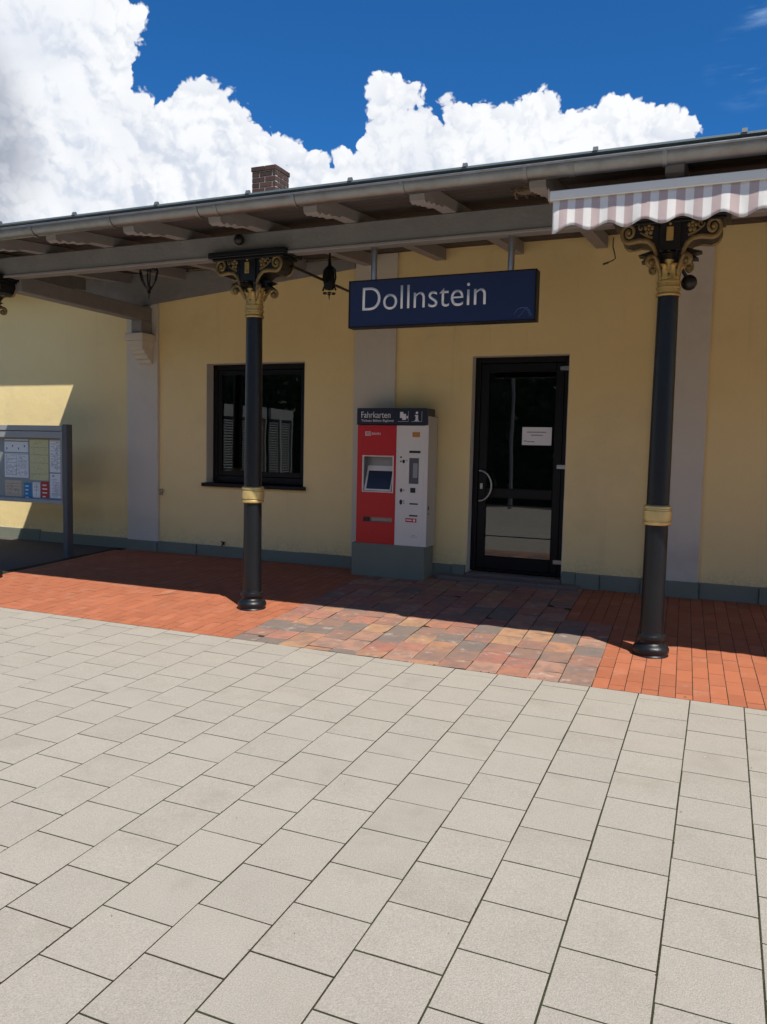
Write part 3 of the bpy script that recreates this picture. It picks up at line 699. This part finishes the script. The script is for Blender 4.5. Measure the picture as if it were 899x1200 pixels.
def column(cx, cy, label):
    gzc = gz(cy); t = thing('iron_column', (cx, cy, gzc), label, 'column', 'cast iron columns carrying the canopy')
    B = gzc-.01
    MB().lathe([(.0, B), (.118, B), (.120, B+.012), (.114, B+.022), (.121, B+.036), (.122, B+.056), (.113, B+.074), (.096, B+.084), (.084, B+.094), (.080, B+.105), (.083, B+.116), (.095, B+.122), (.098, B+.135), (.095, B+.148), (.082, B+.155), (.079, B+.17), (.0, B+.17)], cx, cy, 36).build('base', 'black_iron', t, smooth=40)
    MB().lathe([(.0, B+.16), (.078, B+.16), (.0765, .7), (.075, 1.135), (.0, 1.135)], cx, cy, 36).build('lower_shaft', 'black_iron', t, smooth=40)
    MB().lathe([(.0, 1.115), (.088, 1.115), (.094, 1.122), (.094, 1.134), (.088, 1.140), (.088, 1.146), (.096, 1.150), (.097, 1.19), (.096, 1.212), (.087, 1.216), (.087, 1.224), (.094, 1.230), (.092, 1.243), (.080, 1.252), (.0, 1.252)], cx, cy, 36).build('ring', 'ring_gold', t, smooth=40)
    MB().lathe([(.0, 1.25), (.0745, 1.25), (.0735, 1.6), (.067, 2.66), (.0, 2.66)], cx, cy, 36).build('upper_shaft', 'black_iron', t, smooth=40)
    MB().lathe([(.0, 2.652), (.076, 2.652), (.080, 2.662), (.076, 2.672), (.071, 2.676), (.071, 2.695), (.079, 2.70), (.080, 2.712), (.073, 2.718), (.072, 2.738), (.077, 2.742), (.077, 2.752), (.07, 2.757), (.0, 2.757)], cx, cy, 36).build('neck_ring', 'gold_paint', t, smooth=40)
    # capital core
    core = MB().lathe([(.0, 2.75), (.062, 2.75), (.066, 2.82), (.085, 2.90), (.10, 2.93), (.09, 2.945), (.0, 2.945)], cx, cy, 28)
    core.box(cx-.070, cx+.070, cy-.112, cy+.112, 2.93, 3.148, .008)
    # web of scroll bracket
    SZ = lambda z: 2.905+(z-2.905)*1.28
    for s_ in (-1, 1):
        pr = [(cx+s_*a, SZ(z)) for a, z in ((.068, 2.92), (.10, 2.945), (.15, 2.975), (.20, 2.985), (.25, 2.975), (.295, 2.99), (.318, 3.03), (.31, 3.075), (.28, 3.10), (.068, 3.10))]
        core.prism(pr, 'y', cy-.092, cy+.092)
        # dark barbs under the scrolls
        core.prism([(cx+s_*.075, 2.965), (cx+s_*.20, 2.93), (cx+s_*.14, 2.915), (cx+s_*.18, 2.885), (cx+s_*.085, 2.89)], 'y', cy-.05, cy+.05)
    for s_ in (-1, 1):
        core.prism([(cy+s_*.07, 2.945), (cy+s_*.165, 2.905), (cy+s_*.08, 2.88)], 'x', cx-.04, cx+.04)
    cap = core.build('capital', 'black_iron', t, smooth=35)
    ab = MB().box(cx-.365, cx+.365, cy-.145, cy+.145, 3.128, 3.147, .004).box(cx-.365, cx+.365, cy-.145, cy-.083, 3.146, 3.176, .004).box(cx-.365, cx+.365, cy+.083, cy+.145, 3.146, 3.176, .004).box(cx-.335, cx+.335, cy-.12, cy+.12, 3.110, 3.129, .004)
    ab.build('abacus', 'black_iron', t)
    for s_ in (-1, 1):
        for yy in (-1, 1):
            y_ = cy+yy*.096
            pts = [(cx+s_*.083, y_, 2.905), (cx+s_*.088, y_, 2.93), (cx+s_*.105, y_, 2.96), (cx+s_*.14, y_, 2.985), (cx+s_*.19, y_, 2.990), (cx+s_*.235, y_, 2.985)]
            sp = spiral(cx+s_*.262, 3.035, .052, 1.6, s_, y_, -math.pi/2, 34)
            sv = MB().tube(pts+sp, [.014]*6+[.014-.007*i/34 for i in range(35)], 8, flat=.9, nrm=(0, 1, 0))
            sv.ball((cx+s_*.262, y_, 3.035), .014)
            # small flower and bud between scroll and block
            fx, fz = cx+s_*.135, 3.045
            for q_ in range(5):
                a = q_*1.2566+.3; sv.ball((fx+.021*math.cos(a), y_, fz+.021*math.sin(a)), .013, sy=.6, n=8, m=6)
            sv.ball((fx, y_+yy*.004, fz), .009, n=8, m=6)
            sv.tube(spiral(cx+s_*.185, 3.055, .024, 1.1, -s_, y_, 0, 14), .0055, 6, nrm=(0, 1, 0))
            sv.tube([(cx+s_*.11, y_, 3.0), (cx+s_*.15, y_, 3.012), (cx+s_*.19, y_, 3.03)], [.008, .007, .003], 6, nrm=(0, 1, 0))
            sv.move(lambda x, y, z: (x, y, SZ(z))); sv.build('volute', 'bronze_paint', cap, smooth=50)
    # central plaques
    for yy in (-1, 1):
        y_ = cy+yy*.115
        MB().box(cx-.022, cx+.022, min(y_, y_+yy*.008), max(y_, y_+yy*.008), 2.995, 3.085, .005).ball((cx, y_, 3.103), .009, n=8, m=6).build('plaque', 'gold_paint', cap)
    # gold leaves round the bell
    for i in range(8):
        lv = MB(); bell_leaf(lv, i*math.pi/4+math.pi/8, .062, 2.755, .115, .030, .030, cx, cy, .022); lv.build('leaf', 'gold_paint', cap, smooth=60)
    for i in range(4):
        lv = MB(); bell_leaf(lv, i*math.pi/2, .066, 2.80, .145, .050, .030, cx, cy, .02); lv.build('leaf', 'gold_paint', cap, smooth=60)
    for i in range(4):
        a = math.pi/4+i*math.pi/2; ca, sa_ = math.cos(a), math.sin(a)
        pts = []
        for j in range(8):
            u = j/7; r_ = .075+.085*u; z = 2.80+.105*math.sin(u*1.9); pts.append((cx+ca*r_, cy+sa_*r_, z))
        c0 = (.160, 2.862)
        for j in range(16):
            u = j/15; aa = 1.2-u*6.5; rr = .034*(1-.8*u); r_ = c0[0]+rr*math.cos(aa); z = c0[1]+rr*math.sin(aa); pts.append((cx+ca*r_, cy+sa_*r_, z))
        sv = MB().tube(pts, [.012+.006*math.sin(j*.4) for j in range(8)]+[.016-.009*j/15 for j in range(16)], 8, nrm=(-sa_, ca, 0))
        sv.ball((cx+ca*.16, cy+sa_*.16, 2.862), .020, n=8, m=6)
        sv.build('corner_curl', 'bronze_paint', cap, smooth=60)
    return t
column(-.385, 5.72, 'black and gold iron column right of the door under the striped awning')
column(-3.635, 5.72, 'black and gold iron column standing in front of the dark window')
column(-6.735, 5.72, 'black and gold iron column cut off by the left edge of the photo')

# ================================================================ SIGN
sg = thing('station_sign', (-2.01, 5.72, 2.535), 'dark blue hanging station name sign with white lettering above the ticket machine', 'sign')
MB().box(-2.752, -1.279, 5.70, 5.80, 2.537, 2.893, .005).build('panel', 'sign_blue', sg)
eg = MB(); frame(eg, -2.757, -1.274, 2.532, 2.898, .012, 5.695, 5.805); eg.build('edge_frame', 'dark_frame', sg)
text('lettering', 'Dollnstein', -2.637, 5.6995, 2.663, .178, 'white_print', sg, width=.992, bold=-.007)
for xx in (-2.562, -1.475): MB().tube([(xx, 5.74, 2.89), (xx, 5.74, 3.156)], .024, 14).build('hanger', 'steel', sg, smooth=50)
sk = MB()
for q_ in range(2):
    sk.tube([(-1.375+q_*.01+.055*math.cos(a), 5.699, 2.565+.062*math.sin(a)) for a in [i*.22 for i in range(14-q_*4)]], .0009, 4)
sk.tube([(-1.40, 5.699, 2.56), (-1.335, 5.699, 2.63), (-1.30, 5.699, 2.57)], .0009, 4)
sk.build('scratch_mark', 'ink_blue', sg)

# ================================================================ TICKET MACHINE
tmx = thing('ticket_machine', (-3.1, 7.6, .27), 'red and white ticket machine on a grey plinth under the station sign', 'ticket machine')
X0, X1, YF = -3.472, -2.70, 7.45
MB().box(-3.512, -2.705, 7.432, WALL-.072, .20, .612, .006).build('base', 'plinth_paint', tmx)
MB().box(X0, X1, YF+.10, WALL-.045, .606, 1.925, .006).box(X0, X0+.03, YF+.02, YF+.1, .606, 1.925).box(X1-.03, X1, YF+.02, YF+.1, .606, 1.925).box(X0+.03, X1-.03, YF+.02, YF+.1, .606, .83).box(X0+.03, X1-.03, YF+.02, YF+.1, 1.55, 1.925).build('body', 'machine_side', tmx)
MB().prism([(X1-.035, YF), (X1-.002, YF+.02), (X1-.035, YF+.02)], 'z', .612, 1.925).build('corner_trim', 'machine_white', tmx)
# left red door with openings
def face(parts, mname, nm):
    q_ = MB()
    for x0, x1, z0, z1 in parts: q_.box(x0, x1, YF, YF+.0195, z0, z1)
    return q_.build(nm, mname, tmx)
SX0, SX1, SZ0, SZ1 = -3.405, -3.070, 1.150, 1.515
sl = (-3.395, -3.070, .838, .886); RX1 = -3.040
face([(X0, RX1, SZ1, 1.829), (X0, SX0, SZ0, SZ1), (SX1, RX1, SZ0, SZ1), (X0, RX1, sl[3], SZ0), (X0, sl[0], sl[2], sl[3]), (sl[1], RX1, sl[2], sl[3]), (X0, RX1, .612, sl[2])], 'machine_red', 'red_door')
PX0, PX1, PZ0, PZ1 = -2.895, -2.79, 1.245, 1.505
face([(RX1+.003, X1-.036, PZ1, 1.829), (RX1+.003, PX0, PZ0, PZ1), (PX1, X1-.036, PZ0, PZ1), (RX1+.003, X1-.036, .612, PZ0)], 'machine_white', 'white_door')
# recess with screen
sc_ = MB(); frame(sc_, SX0-.008, SX1+.008, SZ0-.008, SZ1+.008, .014, YF-.006, YF+.02); sc_.build('screen_frame', 'machine_white', tmx)
MB().add([(SX0, YF+.001, SZ0), (SX1, YF+.001, SZ0), (SX1, YF+.095, SZ1-.10), (SX0, YF+.095, SZ1-.10), (SX0, YF+.095, SZ1), (SX1, YF+.095, SZ1), (SX0, YF+.001, SZ1), (SX1, YF+.001, SZ1)],
         [(0, 1, 2, 3), (3, 2, 5, 4), (4, 5, 7, 6)]).add([(SX0, YF, SZ0), (SX0, YF+.095, SZ1-.1), (SX0, YF+.095, SZ1), (SX0, YF, SZ1)], [(0, 1, 2, 3)]).add([(SX1, YF, SZ0), (SX1, YF+.095, SZ1-.1), (SX1, YF+.095, SZ1), (SX1, YF, SZ1)], [(0, 1, 2, 3)]).build('screen_recess', 'grey_metal', tmx)
scr = MB(); 
def on_slope(x, s_, lift=0): z = SZ0+(SZ1-.10-SZ0)*s_; y = YF+.095*s_; return (x, y-.004-lift, z+.001)
scr.add([on_slope(SX0+.02, .04), on_slope(SX1-.02, .04), on_slope(SX1-.02, 1.0), on_slope(SX0+.02, 1.0), on_slope(SX0+.02, .04, .006), on_slope(SX1-.02, .04, .006), on_slope(SX1-.02, 1.0, .006), on_slope(SX0+.02, 1.0, .006)],
        [(4, 5, 6, 7), (0, 1, 5, 4), (1, 2, 6, 5), (2, 3, 7, 6), (3, 0, 4, 7)]).build('screen_bezel', 'machine_white', tmx)
s2 = MB().add([on_slope(SX0+.04, .10, .008), on_slope(SX1-.03, .10, .008), on_slope(SX1-.03, .80, .008), on_slope(SX0+.04, .80, .008)], [(0, 1, 2, 3)])
s2.build('screen', 'screen_dark', tmx)
body_c = [c for c in tmx.children if c.name.startswith('body')][0]
# slot at bottom
MB().box(sl[0], sl[1], YF+.035, YF+.045, sl[2]-.01, sl[3]+.01).build('change_tray', 'grey_metal', tmx)
MB().box(sl[0], sl[0]+.06, YF+.004, YF+.013, sl[2], sl[3]).build('tray_flap', 'black_plastic', tmx)
MB().box(PX0, PX1, YF+.014, YF+.019, PZ0, PZ1).build('keypad_recess', 'alu_dark', tmx)
MB().box(PX0+.04, PX1-.015, YF+.006, YF+.015, PZ0+.06, PZ1-.05, .003).build('card_reader', 'alu_grey', tmx)
small = [(-2.895, -2.775, 1.555, 1.578, 'black_plastic', 'coin_slot'), (-2.875, -2.82, 1.155, 1.205, 'black_plastic', 'button_panel'), (-2.88, -2.79, 1.035, 1.050, 'black_plastic', 'note_slot'), (-2.88, -2.79, .915, .930, 'black_plastic', 'card_slot'),
         (-2.92, -2.80, .855, .895, 'machine_red', 'sticker'), (-2.865, -2.785, 1.715, 1.765, 'orange_sticker', 'info_label'), (-2.862, -2.79, .705, .708, 'ink', 'print_line'), (-2.85, -2.81, .722, .725, 'ink', 'print_line')]
for x0, x1, z0, z1, m_, nm in small: MB().box(x0, x1, YF-.004, YF-.0005, z0, z1, .001).build(nm, m_, tmx)
for x, z, r_, sz in ((-2.985, 1.510, .010, 1), (-2.985, 1.468, .009, 1), (-2.955, 1.468, .016, 1.2), (-2.92, 1.478, .006, 1), (-2.975, 1.175, .014, 1.5), (-2.945, 1.178, .006, 1.2), (-2.975, 1.055, .017, 1.6), (-2.945, 1.068, .006, 1), (-2.942, 1.045, .006, 1)):
    MB().ball((x, YF, z), r_, sy=.25, sz=sz, n=10, m=6).build('button', 'black_plastic', tmx)
st_ = [c for c in tmx.children if c.name.startswith('sticker')][0]
MB().ball((-2.825, YF-.004, .875), .013, sy=.1, n=12, m=6).build('dot', 'white_print', st_)
MB().box(-2.91, -2.85, YF-.0055, YF-.004, .870, .882).build('line', 'white_print', st_)
MB().box(X1+.0005, X1+.004, YF+.05, YF+.075, .985, 1.02).build('side_lock', 'black_plastic', tmx)
MB().ball((X1, YF+.062, .945), .010, sx=.3).build('side_lock', 'black_plastic', tmx)
hd_ = MB().box(-3.480, -2.705, YF-.012, WALL-.12, 1.833, 2.003, .006).build('header', 'dark_blue', tmx)
text('lettering', 'Fahrkarten', -3.430, YF-.0125, 1.905, .062, 'white_print', hd_, width=.325, bold=.004)
text('small_lettering', 'Tickets Billets Biglietti', -3.430, YF-.0125, 1.866, .022, 'white_print', hd_, width=.36)
# pictograms: tickets and information
pg = MB().box(-3.00, -2.965, YF-.0145, YF-.0122, 1.905, 1.965).box(-2.975, -2.935, YF-.016, YF-.0145, 1.885, 1.945).box(-2.93, -2.915, YF-.0145, YF-.0122, 1.90, 1.925)
pg.build('ticket_pictogram', 'white_print', hd_)
pi_ = MB().box(-2.832, -2.806, YF-.0145, YF-.0122, 1.880, 1.935).ball((-2.819, YF-.013, 1.957), .013, sy=.1).box(-2.842, -2.796, YF-.0145, YF-.0122, 1.874, 1.884).box(-2.841, -2.82, YF-.0144, YF-.0122, 1.925, 1.935)
pi_.build('information_pictogram', 'white_print', hd_)
rr_ = [c for c in tmx.children if c.name.startswith('red_door')][0]
for x0 in (-3.02, -2.875):
    ln = MB().box(x0, x0+.11, YF-.0138, YF-.0122, 1.868, 1.8705).box(x0+.108, x0+.11, YF-.0138, YF-.0122, 1.870, 1.972)
    ln.build('pictogram_frame', 'white_print', hd_)
lg = MB(); frame(lg, -3.385, -3.325, 1.722, 1.766, .006, YF-.003, YF-.0005); lg.build('logo_frame', 'white_print', rr_)
text('logo', 'DB', -3.376, YF-.001, 1.732, .024, 'white_print', rr_, width=.042, bold=.006)
text('logo_word', 'BAHN', -3.312, YF-.001, 1.732, .024, 'white_print', rr_, width=.095, bold=.006)

# door notice
nt = thing('notice', (-1.69, WALL+.12, 1.75), 'white paper notice taped inside the frame of the dark glass door', 'notice')
k_ = (WALL+.138)/7.76
nx0, nx1, nz0, nz1 = -1.862, -1.565, 1.660, 1.840
MB().box(nx0, nx1, yl+.0255, yl+.0275, nz0, nz1).build('sheet', 'paper', nt)
text('notice_text', 'Kein Zutritt zu den', nx0+.05, yl+.0252, nz1-.06, .016, 'ink', nt, width=.20, ext=.0005) if False else None
pr_ = MB()
for (a, b, z) in ((.05, .24, .045), (.09, .21, .075), (.02, .05, .135), (.055, .13, .14)):
    x = nx0+a
    while x < nx0+b:
        L = random.uniform(.008, .02); pr_.box(x, min(x+L, nx0+b), yl+.0245, yl+.0253, nz1-z-.010, nz1-z); x += L+.004
pr_.build('print_lines', 'ink', nt, kind='stuff')

# ================================================================ NOTICE BOARD
nbd = thing('notice_board', (-8.0, 7.0, gz(7)), 'grey aluminium timetable board with glazed posters beside the left pilaster', 'notice board')
bx0, bx1 = -9.2, -7.06; by = 7.0; bz0, bz1 = .865, 1.775
MB().box(-7.058, -6.990, by-.050, by+.045, gz(7)-.01, 1.79, .006).build('post', 'alu_dark', nbd)
MB().box(-9.3, -9.21, by-.055, by+.065, gz(7)-.01, 1.79, .006).build('post', 'alu_dark', nbd)
MB().box(bx0, bx1, by+.03, by+.05, bz0, bz1).build('back_panel', 'alu_grey', nbd)
MB().box(bx0, bx1, by-.05, by+.03, bz1-.062, bz1, .003).build('top_rail', 'alu_grey', nbd)
MB().box(bx0, bx1-.03, by-.042, by+.028, bz1-.145, bz1-.068, .003).build('title_strip', 'alu_grey', nbd)
MB().box(bx0, bx1, by-.05, by+.03, bz0, bz0+.045, .003).build('bottom_rail', 'alu_grey', nbd)
MB().box(bx1-.03, bx1, by-.049, by+.028, bz0+.047, bz1-.064, .003).build('side_rail', 'alu_grey', nbd)
MB().box(bx0, bx1-.03, by-.028, by-.024, bz0+.046, bz1-.146).build('pane', 'board_glass', nbd)
def poster(x0, x1, z0, z1, m_, label, style):
    y = by+.0285
    t = thing('poster', ((x0+x1)/2, y, z0), label, 'poster', 'posters in the notice board')
    MB().box(x0, x1, y-.002, y, z0, z1).build('sheet', m_, t)
    W_, H_ = x1-x0, z1-z0; ink = MB(); k2 = 'ink'
    if style == 'table':
        z = z1-.03
        while z > z0+.03:
            x = x0+.02
            while x < x1-.03:
                L = random.uniform(.01, .05)
                if random.random() < .7: ink.box(x, min(x+L, x1-.02), y-.003, y-.002, z-.005, z)
                x += L+.012
            z -= .016
        ink.box(x0+.005, x1-.005, y-.0032, y-.002, z1-.012, z1-.008).box(x0+W_*.5, x0+W_*.5+.002, y-.0032, y-.002, z0+.02, z1-.02)
    if style == 'plan':
        for zz in (.15, .42, .62, .80): ink.box(x0+.01, x1-.01, y-.003, y-.002, z0+H_*zz, z0+H_*zz+.003)
        for i in range(40): a = random.uniform(x0+.02, x1-.04); z = random.uniform(z0+.02, z1-.03); ink.box(a, a+random.uniform(.01, .03), y-.003, y-.002, z, z+.003)
    if style == 'map':
        cxx, czz = (x0+x1)/2+.02, z0+H_*.40
        for rr in (.055, .035, .015): ink.tube([(cxx+rr*math.cos(a), y-.003, czz+rr*1.2*math.sin(a)) for a in [i*.35 for i in range(19)]], .0016, 4)
        for zz in (.12, .18): ink.box(x0+.02, x1-.02, y-.003, y-.002, z0+H_*zz, z0+H_*zz+.003)
        ink.prism([(x0+.03, z1-.035), (x0+.075, z1-.035), (x0+.05, z1-.015)], 'y', y-.003, y-.002)
        for i in range(12): ink.box(x0+.03, x0+.03+random.uniform(.06, .1), y-.003, y-.002, z1-.07-i*.018, z1-.067-i*.018)
    if style == 'bold':
        k2 = 'white_print'
        for i in range(4):
            ink.box(x0+W_*.2, x0+W_*random.uniform(.5, .85), y-.003, y-.002, z1-.05-i*.045, z1-.035-i*.045)
    if style == 'icons':
        for i in range(4):
            a = x0+.03+W_*.25*i; ink.box(a, a+.018, y-.003, y-.002, z0+.03+.03*(i % 2), z0+.055+.03*(i % 2))
        ink.box(x0, x1, y-.003, y-.002, z1-.03, z1-.018)
    ink.build('print', k2, t, kind='stuff'); return t
pt, pb = bz1-.165, bz0+.065
poster(-7.325, -7.10, pb+.30, pt, 'paper', 'pale poster with a small map symbol, top right of the board', 'table')
poster(-7.325, -7.10, pb-.005, pb+.285, 'paper', 'white sheet with a ring-shaped plan, bottom right of the board', 'map')
poster(-7.64, -7.345, pb+.20, pt, 'paper_yellow', 'yellow departure timetable in the middle of the board', 'plan')
poster(-7.47, -7.345, pb-.01, pb+.185, 'paper_red', 'red leaflet with white lines beneath the yellow timetable', 'bold')
poster(-7.60, -7.485, pb-.01, pb+.175, 'paper', 'small white leaflet between the blue and red leaflets', 'table')
poster(-7.74, -7.625, pb-.01, pb+.165, 'paper_blue', 'blue leaflet with white lines left of the red one', 'bold')
poster(-8.05, -7.665, pb+.22, pb+.51, 'paper', 'white timetable sheet full of small print left of the yellow one', 'table')
poster(-8.05, -7.665, pb+.525, pt, 'paper', 'white strip of small icons above the white timetable sheet', 'icons')
poster(-8.05, -7.78, pb-.01, pb+.185, 'paper_tan', 'tan regional map leaflet at the lower left of the board', 'plan')

for o in [nbd]+[x for x in COL.objects if x.parent is None and x.get('category') == 'poster']: o.location.x += .064

# ================================================================ AWNING
aw = thing('awning', (.45, 5.0, 3.1), 'white and mauve striped awning with a scalloped valance under the gutter', 'awning')
AX0, AX1 = -1.035, 3.4; ay = 4.90
MB().box(AX0, AX1, ay-.012, ay+.035, 3.108, 3.163, .004).build('front_bar', 'machine_white', aw)
MB().box(AX0-.006, AX0-.0005, ay-.016, ay+.04, 3.104, 3.167, .002).build('end_cap', 'paper_tan', aw)
vl = MB(); n = 400; m_ = 8; per = .207; vs = []; fs = []
for i in range(n+1):
    x = AX0+.02+(AX1-AX0-.02)*i/n
    zb = 2.948-.018*math.cos((x-AX0-.02-.015)*2*math.pi/per)
    if x < AX0+.05: zb = 2.925
    for j in range(m_+1):
        t = j/m_; z = 3.112+(zb-.012-3.112)*t
        y = ay+.004+.007*math.sin(x*17+1.3*math.sin(x*5))*t+.004*math.sin(x*41)*t-.006*t
        vs.append((x, y, z))
for i in range(n):
    for j in range(m_): a = i*(m_+1)+j; fs.append((a, a+1, a+m_+2, a+m_+1))
vl.add(vs, fs); vo = vl.build('valance', 'awning_cloth', aw, smooth=60)
sm_ = vo.modifiers.new('thick', 'SOLIDIFY'); sm_.thickness = .0015
MB().prism([(ay+.03, 3.150), (5.43, 3.265), (5.43, 3.268), (ay+.03, 3.153)], 'x', AX0+.02, AX1-.01).build('cloth', 'awning_cloth', aw)
MB().box(AX0, AX1, 5.42, 5.52, 3.215, 3.305, .01).build('cassette', 'machine_white', aw)
for xx in (AX0+.25, .9): MB().box(xx-.02, xx+.02, ay+.035, 5.42, 3.118, 3.14, .004).build('folding_arm', 'machine_white', aw)

# ================================================================ SMALL THINGS
def lantern(cx, cy, ztop, zb, label):
    t = thing('hanging_lantern', (cx, cy, zb), label, 'lantern', 'small black lanterns under the canopy'); H = ztop-zb
    MB().tube([(cx, cy, ztop), (cx, cy, ztop+.40 if ztop+.40 < ZT(cy) else ZT(cy)+.003)], .006, 6).build('rod', 'black_iron', t)
    MB().lathe([(.0, zb+H*.38), (.028, zb+H*.38), (.078, zb+H*.90), (.0, zb+H*.90)], cx, cy, 6).build('glass_body', 'board_glass', t)
    cg = MB()
    for i in range(6):
        a = i*math.pi/3+.3; ca, s_ = math.cos(a), math.sin(a)
        cg.tube([(cx+ca*.028, cy+s_*.028, zb+H*.34), (cx+ca*.075, cy+s_*.075, zb+H*.60), (cx+ca*.095, cy+s_*.095, zb+H*.88), (cx+ca*.080, cy+s_*.080, zb+H)], .0075, 5)
    cg.lathe([(.07, zb+H*.93), (.085, zb+H*.93), (.085, zb+H*.96), (.04, zb+H*1.02), (.0, zb+H*1.03)], cx, cy, 16)
    cg.build('cage', 'black_iron', t)
    MB().lathe([(.0, zb), (.004, zb+.004), (.008, zb+H*.16), (.022, zb+H*.2), (.014, zb+H*.26), (.034, zb+H*.33), (.040, zb+H*.40), (.0, zb+H*.41)], cx, cy, 12).build('finial', 'black_iron', t, smooth=50)
    return t
lantern(-5.33, 6.45, 3.33, 3.03, 'black ironwork lantern hanging between the end beam and the window column')
# bracket lamp right of the middle column
lb = thing('wall_lantern', (-3.30, 6.45, 2.93), 'slim black iron lantern on the rod left of the blue sign', 'lantern', 'small black lanterns under the canopy')
bxx, byy = -3.30, 6.42
MB().lathe([(.0, 2.99), (.042, 3.0), (.05, 3.06), (.046, 3.16), (.018, 3.21), (.010, 3.28), (.012, 3.30), (.0, 3.31)], bxx, byy, 8).build('body', 'black_iron', lb)
cg = MB()
for s_ in (-1, 1): cg.tube([(bxx+s_*.02, byy, 3.20), (bxx+s_*.055, byy, 3.17), (bxx+s_*.062, byy, 3.10), (bxx+s_*.045, byy, 3.04), (bxx+s_*.065, byy, 2.99)], .008, 6)
for i in range(6):
    a = i*math.pi/3; cg.ball((bxx+.045*math.cos(a), byy+.045*math.sin(a), 2.965), .020, sz=.35, n=8, m=5)
cg.tube([(bxx, byy, 2.98), (bxx, byy, 2.91)], [.01, .003], 6); cg.tube([(bxx, byy, 3.30), (bxx, byy, 3.47)], .010, 6)
cg.build('scrollwork', 'black_iron', lb)
def globe(loc, r, label, arm):
    t = thing('globe_fitting', loc, label, 'lamp'); MB().ball(loc, r, n=20, m=14).build('globe', 'black_plastic', t, smooth=60)
    MB().tube(arm, .012, 8).build('bracket', 'black_iron', t); return t
globe((-3.700, 5.585, 3.262), .043, 'small black round fitting on the beam above the middle column', [(-3.700, 5.60, 3.262), (-3.700, 5.625, 3.262)])
globe((-.262, 5.80, 2.755), .052, 'black ball fitting behind the gold neck of the right column', [(-.262, 5.80, 2.76), (-.31, 5.76, 2.84)])
# nest
ns_ = MB(); rn = random.Random(5)
for i in range(130):
    a = rn.uniform(0, 6.28); r_ = .055+rn.gauss(0, .010); z = 3.365+rn.uniform(0, .06)
    p = Vector((-1.33+r_*math.cos(a)*1.3, 5.50+r_*math.sin(a)*.7, z)); dd = Vector((-math.sin(a)+rn.gauss(0, .4), math.cos(a)+rn.gauss(0, .4), rn.gauss(0, .35)))*rn.uniform(.025, .05)
    ns_.tube([p-dd, p+dd], .003, 3)
ns_.ball((-1.33, 5.50, 3.39), .06, sx=1.2, sy=.7, sz=.6)
tag(ns_.build('bird_nest', 'nest', loc=(-1.33, 5.50, 3.37)), 'small straw bird nest tucked between rafters above the blue sign', 'nest')
# loose cable under the rafter
cb_ = MB().tube([(-.97, 7.30, 3.48), (-.97, 7.30, 3.40), (-.955, 7.3, 3.35), (-.945, 7.3, 3.30), (-.965, 7.3, 3.285), (-1.01, 7.3, 3.268)], .005, 6).tube([(-1.0, 7.3, 3.27), (-1.05, 7.3, 3.255)], .009, 6)
tag(cb_.build('loose_cable', 'black_plastic', loc=(-.97, 7.3, 3.4)), 'short loose cable dangling from the ceiling left of the right column', 'cable')
# tap beside the left pilaster
tp = thing('wall_tap', (-6.235, WALL-.02, 1.0), 'small brass wall tap beside the left pilaster', 'tap')
MB().box(-6.262, -6.222, WALL-.02, WALL, .97, 1.045, .003).build('plate', 'grey_metal', tp)
MB().tube([(-6.235, WALL-.01, 1.01), (-6.235, WALL-.07, 1.01), (-6.235, WALL-.075, .985)], .011, 8).tube([(-6.21, WALL-.055, 1.025), (-6.165, WALL-.055, 1.025)], .008, 6).build('spout', 'ring_gold', tp)
# little black tap on the plinth below the window
ft = MB().tube([(-5.33, WALL-.01, .43), (-5.33, WALL-.045, .43), (-5.33, WALL-.05, .405)], .010, 8).ball((-5.33, WALL-.03, .447), .016, sz=.7).tube([(-5.36, WALL-.03, .462), (-5.30, WALL-.03, .455)], .006, 6)
tag(ft.build('floor_tap', 'black_plastic', loc=(-5.33, WALL-.03, .42)), 'tiny black tap on the plinth top left of the middle column', 'tap')

# louvred shelter across from the window, seen only as a reflection
sh = thing('louvred_screen', (-10.2, 1.2, .0), 'white framed louvred screens on the platform, mirrored in the window', 'screen')
for i in range(4):
    ya = -2.0+1.25*i; yb_ = ya+1.05
    f_ = MB().box(-10.26, -10.19, ya, yb_, 2.25, 2.50).box(-10.26, -10.19, ya, ya+.05, .02, 2.25).box(-10.26, -10.19, ya+.55, ya+.62, .02, 2.25); f_.build('frame', 'white_panel', sh)
    q_ = MB()
    for j in range(36): z = .1+j*.06; q_.add([(-10.22, ya+.05, z), (-10.22, yb_, z), (-10.25, yb_, z+.05), (-10.25, ya+.05, z+.05)], [(0, 1, 2, 3)])
    q_.build('louvres', 'louvre_grey', sh, kind='stuff')

pl = thing('platform_lamp', (-6.3, -9.5, gz(-9.5)), 'pale slim lamp post on the far side of the platform, mirrored in the door glass', 'street lamp')
MB().lathe([(.0, -.4), (.08, -.4), (.075, .4), (.055, .5), (.05, 4.8), (.0, 4.8)], -6.3, -9.5, 14).build('post', 'white_panel', pl, smooth=40)
MB().tube([(-6.3, -9.5, 4.7), (-6.2, -9.5, 5.0), (-5.8, -9.5, 5.1)], .035, 8).build('arm', 'white_panel', pl)
MB().box(-5.95, -5.45, -9.6, -9.4, 5.04, 5.14, .03).build('lamp_head', 'alu_grey', pl)
